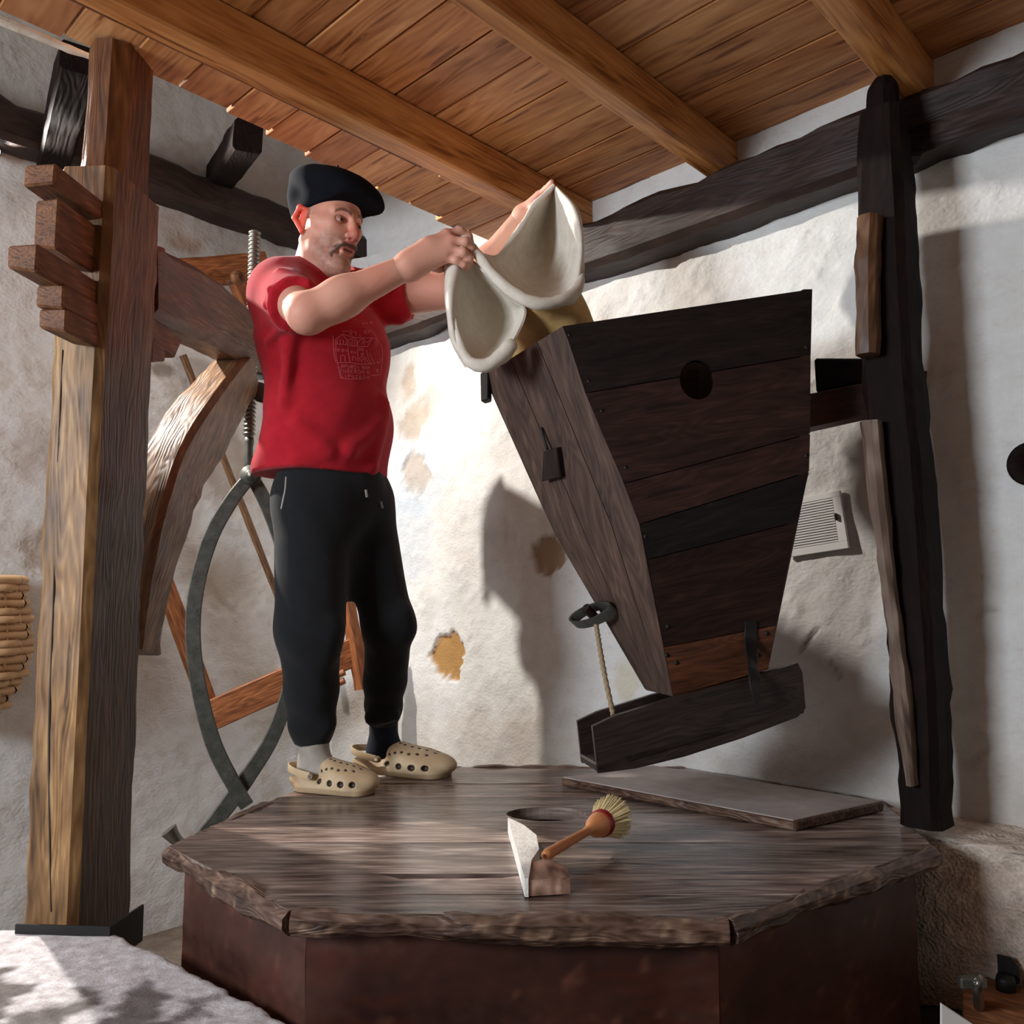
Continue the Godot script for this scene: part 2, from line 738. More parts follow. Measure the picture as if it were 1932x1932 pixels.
func rgb(r: int, g: int, b: int) -> Color:
	return Color(r / 255.0, g / 255.0, b / 255.0)

# ================================================================ the scene
func _ready() -> void:
	nz.seed = 11
	nz.frequency = 0.01
	nz.fractal_octaves = 3
	# camera, sky, exposure, lights
	var cam := Camera3D.new()
	cam.name = "camera"
	cam.position = EYE
	cam.rotation.x = PITCH
	cam.fov = rad_to_deg(2.0 * atan(966.0 / FOCAL))
	cam.near = 0.05
	cam.far = 60.0
	add_child(cam)
	cam.current = true
	var we := WorldEnvironment.new()
	we.name = "environment"
	var env := Environment.new()
	var sky := Sky.new()
	var ps := ProceduralSkyMaterial.new()
	ps.sky_top_color = rgb(120, 160, 210)
	ps.sky_horizon_color = rgb(205, 215, 225)
	ps.ground_bottom_color = rgb(90, 85, 75)
	ps.ground_horizon_color = rgb(180, 180, 175)
	sky.sky_material = ps
	env.background_mode = Environment.BG_SKY
	env.sky = sky
	env.background_energy_multiplier = 1.0
	env.tonemap_mode = Environment.TONE_MAPPER_LINEAR
	env.tonemap_exposure = 1.0
	env.sdfgi_enabled = true
	env.ssao_enabled = true
	env.ssil_enabled = true
	we.environment = env
	add_child(we)
	# cool daylight through the high window behind the photographer, to the left
	var door := AreaLight3D.new()
	door.name = "window_daylight"
	door.area_size = Vector2(1.1, 1.0)
	door.light_color = Color(0.92, 0.96, 1.0)
	door.light_energy = DOOR_ENERGY
	door.area_range = 12.0
	door.shadow_enabled = true
	var o: Vector3 = CORNER - JOIST * 4.96 + ALONG * 1.4 + Vector3(0, 2.05, 0)
	door.transform = Transform3D(Basis.looking_at(JOIST), o)
	add_child(door)
	make_materials()
	build_room()
	build_lamp()
	build_casing()
	build_stone_table()
	build_crane()
	build_hopper()
	build_right_post()
	build_person()
	build_sack()
	build_small_things()

const DOOR_ENERGY := 15.0
const LAMP_ENERGY := 7.6
var LAMP_AT := Vector3(-1.80, 2.83, -3.03)
var LAMP_TO := Vector3(0.2, 1.35, -2.5)

func make_materials() -> void:
	var pine := grain_tex(3, [rgb(128, 82, 46), rgb(182, 130, 84), rgb(202, 152, 104), rgb(216, 172, 124)], 5.0, 0.4, 10, 512, 0.36)
	M.pine_tex = pine
	M.pine = wood(pine, Vector3(0.45, 3.2, 3.2), 0.5, 0.02, Color(1, 0.98, 0.95), Vector3(0.13, 0.3, 0.2))
	M.joist = wood(pine, Vector3(0.4, 4.5, 4.5), 0.42, 0.02, Color(1.0, 0.92, 0.78), Vector3(0.37, 0.11, 0.62))
	var oak := grain_tex(21, [rgb(29, 22, 19), rgb(42, 32, 28), rgb(53, 41, 36), rgb(70, 56, 50)], 8.0, 0.5, 1)
	M.oak_tex = oak
	M.hopper = wood(oak, Vector3(0.6, 4.0, 4.0), 0.5, 0.04, Color.WHITE, Vector3.ZERO, 0.3)
	M.hopper_side_lit = wood(oak, Vector3(0.6, 4.0, 4.0), 0.55, 0.03, Color(1.5, 1.47, 1.42))  # lighter copy of the oak: daylight on the left face put into the tint
	M.hopper_low = wood(oak, Vector3(0.7, 5.0, 5.0), 0.5, 0.05, Color(1.7, 1.2, 0.85), Vector3(0.2, 0.5, 0.1))
	M.black_oak = wood(oak, Vector3(0.5, 3.0, 3.0), 0.75, 0.12, Color(0.56, 0.48, 0.44), Vector3(0.5, 0.2, 0.7), 0.25)
	M.ring = wood(oak, Vector3(0.5, 3.0, 3.0), 0.6, 0.15, Color(0.95, 0.85, 0.78), Vector3(0.1, 0.7, 0.3))
	var old := grain_tex(35, [rgb(66, 45, 29), rgb(102, 73, 48), rgb(124, 92, 62), rgb(152, 120, 86)], 7.0, 0.6, 2)
	M.post = wood(old, Vector3(0.45, 3.6, 3.6), 0.5, 0.12)
	M.tenon = wood(old, Vector3(0.8, 5.0, 5.0), 0.6, 0.08, Color(0.92, 0.8, 0.72), Vector3(0.3, 0.3, 0.3))
	M.arm = wood(old, Vector3(0.6, 4.0, 4.0), 0.45, 0.1, Color(0.8, 0.74, 0.72), Vector3(0.6, 0.1, 0.3))
	M.brace = wood(old, Vector3(0.6, 4.0, 4.0), 0.5, 0.16, Color(0.95, 0.93, 0.92), Vector3(0.2, 0.6, 0.9))
	M.red_wood = wood(old, Vector3(0.6, 5.0, 5.0), 0.55, 0.04, Color(1.18, 0.96, 0.82), Vector3(0.9, 0.6, 0.2))
	var grey := grain_tex(52, [rgb(58, 44, 38), rgb(98, 80, 70), rgb(126, 108, 98), rgb(158, 144, 134)], 6.0, 0.5, 1, 512, 0.35)
	M.top_board = wood(grey, Vector3(0.45, 3.0, 3.0), 0.38, 0.06)
	M.trim = wood(grey, Vector3(1.2, 6.0, 6.0), 0.45, 0.35, Color(0.78, 0.68, 0.6), Vector3(0.4, 0.2, 0.1))
	M.hatch = wood(grey, Vector3(0.45, 2.0, 2.0), 0.75, 0.03, Color(1.35, 1.24, 1.18), Vector3(0.7, 0.2, 0.6))
	M.trough = wood(oak, Vector3(0.8, 4.0, 4.0), 0.4, 0.1, Color(0.85, 0.82, 0.82), Vector3(0.8, 0.3, 0.9))
	var paint := speckle_tex(71, [rgb(30, 17, 13), rgb(54, 31, 24), rgb(68, 40, 32), rgb(96, 70, 60)], 0.006, 0.05)
	M.corner = wood(paint, Vector3(0.9, 1.3, 1.3), 0.5, 0.02, Color(1.25, 1.35, 1.4))
	M.casing_worn = wood(paint, Vector3(0.9, 1.3, 1.3), 0.45, 0.03, Color(1.55, 1.55, 1.55))
	M.casing_worn.vertex_color_use_as_albedo = true
	M.trim_worn = wood(grey, Vector3(1.2, 6.0, 6.0), 0.4, 0.3, Color(1.25, 1.25, 1.25), Vector3(0.4, 0.2, 0.1))
	M.trim_worn.vertex_color_use_as_albedo = true
	M.casing = wood(paint, Vector3(0.9, 1.3, 1.3), 0.5, 0.02, Color(0.95, 0.95, 0.95))
	var pl := speckle_tex(90, [rgb(196, 190, 182), rgb(224, 221, 216), rgb(232, 230, 227), rgb(240, 239, 238)], 0.012, 0.06, 1024, 0.035)
	M.plaster = wood(pl, Vector3(1.1, 1.1, 1.1), 0.9, 0.5)
	M.plaster.vertex_color_use_as_albedo = true
	M.plaster_plain = wood(pl, Vector3(1.1, 1.1, 1.1), 0.9, 0.6, Color(0.93, 0.91, 0.89))
	var st := speckle_tex(110, [rgb(104, 96, 90), rgb(138, 130, 124), rgb(160, 154, 148), rgb(186, 182, 178)], 0.02, 0.12)
	M.stone = wood(st, Vector3(2.2, 2.2, 2.2), 0.95, 0.12)
	M.stone.vertex_color_use_as_albedo = true
	M.stone.albedo_color = Color(1.42, 1.43, 1.46)
	M.ledge = wood(st, Vector3(1.5, 1.5, 1.5), 0.92, 1.2, Color(1.32, 1.27, 1.22))
	M.floor = wood(st, Vector3(1.0, 1.0, 1.0), 0.9, 0.5, Color(0.8, 0.74, 0.68))
	var ir := speckle_tex(131, [rgb(52, 52, 48), rgb(74, 74, 68), rgb(88, 87, 80), rgb(110, 107, 98)], 0.02, 0.1, 256)
	M.iron = wood(ir, Vector3(4, 4, 4), 0.5, 0.03)
	M.iron.metallic = 0.3
	M.steel = plain(rgb(120, 116, 108), 0.35, 0.8)
	M.dark_iron = plain(rgb(34, 32, 31), 0.55, 0.5)
	M.white_paint = plain(rgb(226, 224, 220), 0.5)
	M.slot = plain(rgb(60, 54, 50), 0.8)
	M.rope = plain(rgb(150, 130, 100), 0.9)
	M.chalk = wood(pl, Vector3(4, 4, 4), 0.85, 0.2, Color(1, 0.99, 0.97))
	M.handle = plain(rgb(196, 128, 78), 0.35)
	M.red_band = plain(rgb(140, 32, 36), 0.3)
	M.bristle = plain(rgb(238, 220, 170), 0.8)
	var du := speckle_tex(171, [rgb(134, 122, 116), rgb(156, 144, 138), rgb(168, 157, 151), rgb(184, 175, 169)], 0.008, 0.04, 256)
	M.dusty = wood(du, Vector3(1.5, 1.5, 1.5), 0.85, 0.02)
	M.wicker = plain(rgb(196, 158, 116), 0.6)
	var cl := speckle_tex(150, [rgb(196, 184, 166), rgb(214, 204, 188), rgb(222, 213, 199), rgb(232, 226, 214)], 0.03, 0.25, 256)
	M.sack = wood(cl, Vector3(3, 3, 3), 0.95, 0.12)
	M.sack.backlight_enabled = true
	M.sack.backlight = Color(0.35, 0.3, 0.22)
	M.sack_lit_through = wood(cl, Vector3(3, 3, 3), 0.95, 0.1, Color(0.92, 0.78, 0.55))  # yellow tint paints the light that shines through the cloth

func build_lamp() -> void:
	var t := thing("wall_spotlight", "small spotlight on the left wall above the stair opening", "lamp", "", LAMP_AT)
	var d := (LAMP_TO - LAMP_AT).normalized()
	var xf := frame(LAMP_AT, d.cross(Vector3.UP), d)
	var mb := MB.new()
	lathe_mesh(mb, [Vector2(0.0, -0.09), Vector2(0.017, -0.09), Vector2(0.02, -0.082), Vector2(0.02, -0.012), Vector2(0.017, -0.012), Vector2(0.017, -0.018), Vector2(0.0, -0.018)], xf, 20)
	commit(mb, "housing", M.dark_iron, t, d)
	mb = MB.new()
	lathe_mesh(mb, [Vector2(0.0, -0.014), Vector2(0.0165, -0.014), Vector2(0.0165, -0.0175), Vector2(0.0, -0.0175)], xf, 20)
	var gm := plain(Color(1, 0.98, 0.94), 0.4)
	gm.emission_enabled = true
	gm.emission = Color(1, 0.97, 0.92)
	gm.emission_energy_multiplier = 5.0
	commit(mb, "lens", gm, t, d)
	mb = MB.new()
	tube_mesh(mb, [LAMP_AT - d * 0.05, LAMP_AT - d * 0.05 - left_n() * 0.07], 0.006, 8, 2)
	commit(mb, "bracket", M.dark_iron, t, d)
	var l := SpotLight3D.new()
	l.name = "spotlight_beam"
	l.light_color = Color(1, 0.98, 0.95)
	l.light_energy = LAMP_ENERGY
	l.light_size = 0.02
	l.spot_range = 12.0
	l.spot_attenuation = 2.0
	l.spot_angle = 53.0
	l.spot_angle_attenuation = 0.6
	l.shadow_enabled = true
	l.transform = Transform3D(Basis.looking_at(d), Vector3.ZERO)
	t.add_child(l)

# ---------------------------------------------------------------- the room
func bp_dir() -> Vector3:
	return Vector3(0.748, 0, 0.664)

# skew coordinates: along the joists, along the right wall
func skew(p: Vector3) -> Vector2:
	return Vector2((p.x * 0.72 - 0.694 * p.z) / 0.997, (0.664 * p.z + 0.748 * p.x) / 0.997)

func unskew(b: float, t: float, y: float) -> Vector3:
	var q := JOIST * b + ALONG * t
	return Vector3(q.x, y, q.z)

var stains := []

func stain(px: float, py: float, rx: float, ry: float, c: Color, soft := 0.3, dig := 0.0, left := false, turn := 0.0) -> void:
	var p := on_left(px, py) if left else on_wall(px, py)
	var dirv := -JOIST if left else ALONG
	var s := (p - EYE).length() / FOCAL
	var skewed := s / maxf(0.25, absf((p - EYE).normalized().cross(dirv).length()))
	stains.append([left, (p - CORNER).dot(dirv), p.y, rx * skewed, ry * s, c, soft, dig, turn])

func wall_look(left: bool, u: float, v: float) -> Array:
	var sd := 500.0 if left else 0.0
	var big := nz.get_noise_2d(u * 120 + sd, v * 120)
	var mid := nz.get_noise_2d(u * 420 + sd + 90, v * 420)
	var fine := nz.get_noise_2d(u * 1500 + sd, v * 1500 + 40)
	var off := big * 0.014 + mid * 0.005 + fine * 0.0016 * (1.0 + 1.5 * clampf(mid * 3.0, 0, 1))
	var c := Color(0.86, 0.855, 0.85)
	var w := clampf(big * 0.9 + mid * 0.5 + 0.1, 0, 1)
	c = c.lerp(Color(0.82, 0.80, 0.77), w * 0.5)
	if left:
		# damp plaster with earth showing through, and soot under the ring beam
		var e := clampf((mid * 0.9 + big * 0.6 + fine * 0.6 - 0.2) * 3.0, 0, 1)
		c = c.lerp(Color(0.58, 0.49, 0.41), e * 0.34)
		var s := clampf((v - 2.45 + big * 0.35 + mid * 0.15) / 0.35, 0, 1)
		c = c.lerp(Color(0.34, 0.29, 0.24), s * 0.6)
		off -= e * 0.004
	else:
		var base := clampf((0.93 + mid * 0.1 + big * 0.1 - v) / 0.16, 0, 1)
		c = c.lerp(Color(0.5, 0.42, 0.34), base * 0.45)
		var rough := clampf((mid + 0.05) * 3.0, 0, 1) * clampf((u - 1.2) / 0.5, 0, 1)
		off += fine * 0.003 * rough
	for q in stains:
		if q[0] != left:
			continue
		var du: float = u - q[1]
		var dv: float = v - q[2]
		if q[8] != 0.0:
			var t := Vector2(du, dv).rotated(q[8])
			du = t.x
			dv = t.y
		du /= q[3]
		dv /= q[4]
		var r2 := du * du + dv * dv
		if r2 > 4.0:
			continue
		var r := sqrt(r2) + mid * 0.45 + fine * 0.35
		var k := clampf((1.0 - r) / q[6] + 0.5, 0, 1)
		c = c.lerp(q[5], k * (q[5] as Color).a)
		off -= q[7] * k
	c.a = 1.0
	return [off, c]

func wall_grid(mb: MB, left: bool, u1: float, v1: float, step: float) -> void:
	mb.colored = true
	var dirv := -JOIST if left else ALONG
	var nn := left_n() if left else WALL_N
	var bis := (left_n() + WALL_N).normalized()
	var rows := []
	var cols := []
	for j in int(v1 / step) + 2:
		var v := minf(j * step, v1)
		var row := PackedVector3Array()
		var cl := PackedColorArray()
		for i in int(u1 / step) + 2:
			var u := minf(i * step, u1)
			var lk := wall_look(left, u, v)
			var f := clampf(1.0 - u / 0.35, 0, 1)
			row.append(CORNER + dirv * u + nn * (lk[0] as float) * (1.0 - f) + bis * f * f * 0.13 + Vector3(0, v, 0))
			cl.append(lk[1])
		rows.append(row)
		cols.append(cl)
	mb.grid(rows, false, left, cols)

func build_room() -> void:
	var cream := Color(0.5, 0.38, 0.26)
	# marks on the right wall
	stain(842, 1236, 25, 40, Color(0.50, 0.28, 0.10, 1.0), 0.12, 0.012)
	stain(1036, 1046, 30, 36, Color(0.40, 0.27, 0.17, 0.95), 0.25, 0.012)
	stain(785, 890, 62, 85, Color(0.60, 0.70, 0.82, 0.55), 0.5, 0.0)
	stain(782, 893, 26, 40, Color(0.58, 0.52, 0.47, 0.9), 0.2, 0.009)
	stain(768, 1010, 34, 90, Color(0.60, 0.70, 0.82, 0.5), 0.6)
	stain(772, 722, 14, 40, Color(0.58, 0.44, 0.32, 0.6), 0.5, 0.003)
	stain(782, 795, 26, 34, Color(0.56, 0.43, 0.31, 0.65), 0.5, 0.005)
	stain(815, 760, 22, 30, Color(0.5, 0.45, 0.40, 0.5), 0.5, 0.003)
	stain(690, 1330, 20, 50, Color(0.55, 0.45, 0.38, 0.5), 0.8)
	stain(1400, 1478, 60, 12, Color(0.42, 0.42, 0.34, 0.7), 0.5)
	stain(1530, 1205, 4, 30, Color(0.30, 0.22, 0.2, 0.7), 0.4, 0.006, false, 0.7)
	stain(1575, 1260, 3, 20, Color(0.32, 0.27, 0.24, 0.5), 0.4, 0.004, false, -0.5)
	stain(930, 1010, 30, 26, Color(0.4, 0.38, 0.36, 0.25), 0.9)
	stain(1180, 1290, 20, 40, Color(0.72, 0.62, 0.4, 0.5), 0.6)
	stain(1870, 1150, 12, 8, Color(0.4, 0.36, 0.33, 0.5), 0.6)
	# and on the left wall
	stain(310, 700, 22, 16, Color(0.3, 0.24, 0.2, 0.8), 0.4, 0.004, true)
	stain(120, 1040, 50, 40, Color(0.52, 0.36, 0.26, 0.6), 0.7, 0.01, true)
	stain(100, 860, 60, 40, Color(0.55, 0.45, 0.4, 0.5), 0.8, 0.006, true)
	stain(440, 900, 50, 60, Color(0.52, 0.40, 0.32, 0.6), 0.7, 0.006, true)
	stain(430, 1100, 60, 50, Color(0.54, 0.44, 0.34, 0.6), 0.8, 0.008, true)
	stain(350, 460, 24, 14, Color(0.45, 0.27, 0.18, 0.6), 0.6, 0.003, true)
	stain(320, 1000, 20, 60, Color(0.55, 0.42, 0.34, 0.5), 0.8, 0.006, true)
	var e1 := ALONG
	var e2 := -JOIST
	var mb := MB.new()
	wall_grid(mb, false, 3.6, 2.86, 0.011)
	mb.col = Color(0.86, 0.855, 0.85)
	mb.block(corners(CORNER - WALL_N * 0.03 - e1 * 0.4 - Vector3(0, 0.3, 0), e1 * 6.2, Vector3(0, 4.2, 0), -WALL_N * 0.4), 0.0)
	mb.block(corners(CORNER - WALL_N * 0.03 + e1 * 3.55 - Vector3(0, 0.1, 0), e1 * 2.3, Vector3(0, 3.8, 0), WALL_N * 0.04), 0.0)
	structure(part("wall_right", mb.mesh(), M.plaster, self))
	mb = MB.new()
	wall_grid(mb, true, 2.3, 3.6, 0.013)
	mb.col = Color(0.86, 0.855, 0.85)
	mb.block(corners(CORNER - left_n() * 0.03 - e2 * 0.4 - Vector3(0, 0.3, 0), e2 * 5.8, Vector3(0, 4.2, 0), -left_n() * 0.4), 0.0)
	mb.block(corners(CORNER - left_n() * 0.03 + e2 * 2.25 - Vector3(0, 0.1, 0), e2 * 3.0, Vector3(0, 3.8, 0), left_n() * 0.04), 0.0)
	structure(part("wall_left", mb.mesh(), M.plaster, self))
	# the wall with the doorway, and the wall behind the photographer
	mb = MB.new()
	var a := CORNER + e2 * 5.0
	mb.block(corners(a - Vector3(0, 0.3, 0), e1 * 0.8, Vector3(0, 4.2, 0), -JOIST * 0.4), 0.0)
	mb.block(corners(a + e1 * 2.0 - Vector3(0, 0.3, 0), e1 * 3.75, Vector3(0, 4.2, 0), -JOIST * 0.4), 0.0)
	mb.block(corners(a + e1 * 0.8 + Vector3(0, 2.6, 0), e1 * 1.2, Vector3(0, 1.3, 0), -JOIST * 0.4), 0.0)
	mb.block(corners(a + e1 * 0.8 - Vector3(0, 0.3, 0), e1 * 1.2, Vector3(0, 1.8, 0), -JOIST * 0.4), 0.0)
	structure(part("wall_front", mb.mesh(), M.plaster_plain, self))
	var win := Node3D.new()
	win.name = "window_1"
	add_child(win)
	structure(win)
	for q in [[0.8, 1.5, 1.2, 0.06], [0.8, 2.54, 1.2, 0.06], [0.8, 1.5, 0.06, 1.1], [1.94, 1.5, 0.06, 1.1], [1.375, 1.5, 0.05, 1.1]]:
		mb = MB.new()
		mb.block(corners(a + e1 * q[0] + Vector3(0, q[1], 0) - JOIST * 0.28, e1 * q[2], Vector3(0, q[3], 0), -JOIST * 0.06), 0.005)
		commit(mb, "window_frame", M.joist, win, e1)
	mb = MB.new()
	mb.block(corners(CORNER + e1 * 5.5 - e2 * 0.3 - Vector3(0, 0.3, 0), e2 * 5.7, Vector3(0, 4.2, 0), e1 * 0.4), 0.0)
	structure(part("wall_back", mb.mesh(), M.plaster_plain, self))
	mb = MB.new()
	mb.block(corners(CORNER - e1 * 0.4 - e2 * 0.4 - Vector3(0, 0.3, 0), e1 * 6.3, Vector3(0, 0.3, 0), e2 * 5.8), 0.0)
	structure(part("floor", mb.mesh(), M.floor, self))
	mb = MB.new()
	mb.block(corners(CORNER - e1 * 0.4 - e2 * 0.4 + Vector3(0, 3.6, 0), e1 * 6.3, Vector3(0, 0.3, 0), e2 * 5.8), 0.0)
	structure(part("roof", mb.mesh(), M.plaster_plain, self))
	# a low ledge of rough stone at the foot of the right wall
	mb = MB.new()
	var rows := []
	for i in 60:
		var u := 2.3 + i * 0.05
		var row := PackedVector3Array()
		for j in 26:
			var q := Vector3(u, 0, 0)
			var y := 0.0
			var d := 0.0
			if j < 16:
				y = -0.02 + 0.76 * j / 15.0
				d = 0.2
			else:
				y = 0.74 + 0.012 * (j - 16) / 9.0
				d = 0.2 - 0.24 * (j - 16) / 9.0
			if j == 15:
				d -= 0.012
				y -= 0.012
			d += nz.get_noise_2d(u * 500, j * 22) * 0.02 + nz.get_noise_2d(u * 1600, j * 75) * 0.01
			y += nz.get_noise_2d(u * 700 + 33, j * 30) * 0.012
			row.append(CORNER + ALONG * u + WALL_N * d + Vector3(0, y, 0))
		rows.append(row)
	mb.grid(rows, false, true)
	var lg := structure(commit(mb, "trim_1", M.ledge, self, ALONG))
	lg.name = "trim_1"
	# ceiling boards, laid across the joists
	var ceil := Node3D.new()
	ceil.name = "ceiling"
	add_child(ceil)
	structure(ceil)
	var rn := RandomNumberGenerator.new()
	rn.seed = 5
	var mats := []
	for k in 6:
		mats.append(wood(M.pine_tex, Vector3(0.4, 3.0, 3.0), 0.5, 0.015, [Color(0.92, 0.86, 0.8), Color(1, 0.94, 0.88), Color(0.98, 0.88, 0.78), Color(0.88, 0.80, 0.74), Color(1, 0.96, 0.92), Color(0.95, 0.9, 0.8)][k], Vector3(rn.randf(), rn.randf(), rn.randf())))
	var bnow := -1.75
	var k := 0
	while bnow < 2.36:
		var bw := 0.152 + rn.randf_range(-0.006, 0.006)
		var b2 := minf(bnow + bw, 2.42)
		var tl := -2.28 - 0.1 * clampf((bnow - 0.9) / 1.1, 0, 1) + rn.randf_range(-0.018, 0.012)
		var q := MB.new()
		var g := 0.0022
		var dy := rn.randf_range(-0.002, 0.002)
		var p0 := unskew(bnow + g, tl, PLANKS + dy)
		var px := ALONG * (2.2 - tl)
		var pz := JOIST * (b2 - bnow - 2 * g)
		q.block(corners(p0, px, Vector3(0, 0.024, 0), pz), 0.003)
		commit(q, "plank", mats[k % 6], ceil, ALONG, p0)
		bnow = b2
		k += 1
	# joists
	for i in 5:
		var bp: float = [-1.88, -1.285, -0.70, -0.1, 0.5][i]
		var p1 := bp_dir() * bp
		var bw := (WALL_P - p1).dot(WALL_N) / JOIST.dot(WALL_N)
		p1.y = (BEAMS + PLANKS) * 0.5
		var w: float = [0.075, 0.062, 0.07, 0.07, 0.07][i]
		var t := timber("ceiling_joist", self, M.joist, [p1 + JOIST * -2.2, p1 + JOIST * (bw + 0.02)], w, PLANKS - BEAMS, Vector3.UP, 0.006, 0.0012, 24)
		tag(t, ["honey-brown ceiling joist that passes in front of the big post's top", "honey-brown ceiling joist between the raised sack and the dark leaning post", "honey-brown ceiling joist that ends right of the dark leaning post's tip", "honey-brown ceiling joist beyond the dark leaning post", "honey-brown ceiling joist overhead nearest the doorway side"][i], "beam", "joists under the boarded ceiling")
	for i in 2:
		var p1 := bp_dir() * -2.005
		p1.y = PLANKS - 0.03
		var r: Array = [[-0.8, 1.85], [1.93, 2.33]][i]
		var t := timber("ceiling_batten", self, M.tenon if i == 0 else M.joist, [p1 + JOIST * (r[0] as float), p1 + JOIST * (r[1] as float)], 0.05, 0.056, Vector3.UP, 0.003, 0.001, 8)
		tag(t, ["long grey-brown batten nailed under the boards left of the first joist", "short batten end with a bright sawn face, above the miller's hands"][i], "batten")
	# a pale torn strip along the open edge of the boards
	var ep := []
	for q in [[-30, 26], [60, 62], [135, 94], [230, 128]]:
		ep.append(on_y(q[0], q[1], PLANKS - 0.004))
	var tp := timber("edge_strip", self, M.sack, ep, 0.02, 0.012, Vector3.UP, 0.003, 0.004, 20)
	tag(tp, "pale splintered strip along the broken edge of the ceiling boards", "strip")
	# ring beams along both walls
	var r0 := CORNER + ALONG * 0.1 + WALL_N * 0.05
	var r1 := CORNER + ALONG * 4.2 + WALL_N * 0.05
	r0.y = 2.47
	r1.y = 2.49
	var rb := timber("wall_plate", self, M.ring, [r0, r1], 0.14, [0.165, 0.17, 0.175, 0.17, 0.18], Vector3.UP, 0.02, 0.012, 60)
	tag(rb, "dark rough-hewn wall beam under the joist ends on the right wall", "beam")
	r0 = CORNER - JOIST * -0.15 + left_n() * 0.06
	r1 = CORNER - JOIST * 3.2 + left_n() * 0.06
	r0.y = 2.93
	r1.y = 2.94
	rb = timber("wall_plate", self, M.ring, [r0, r1], 0.15, [0.13, 0.14, 0.15, 0.14, 0.15], Vector3.UP, 0.02, 0.012, 50)
	tag(rb, "sooty wall beam along the left wall, above the curved brace", "beam")
	var bk := timber("roof_rafter", self, M.black_oak, [on_left(412, 338, 0.03), at(468, 256, 3.05)], 0.10, 0.11, Vector3.UP, 0.01, 0.004, 10)
	tag(bk, "short black rafter over the left wall beam, just left of the beret", "beam", "black rafters over the left wall")
	bk = timber("roof_rafter", self, M.black_oak, [on_left(100, 300, 0.03), at(150, 110, 2.7)], 0.11, 0.10, Vector3.UP, 0.01, 0.004, 10)
	tag(bk, "greenish-black rafter partly hidden behind the big post's top", "beam", "black rafters over the left wall")

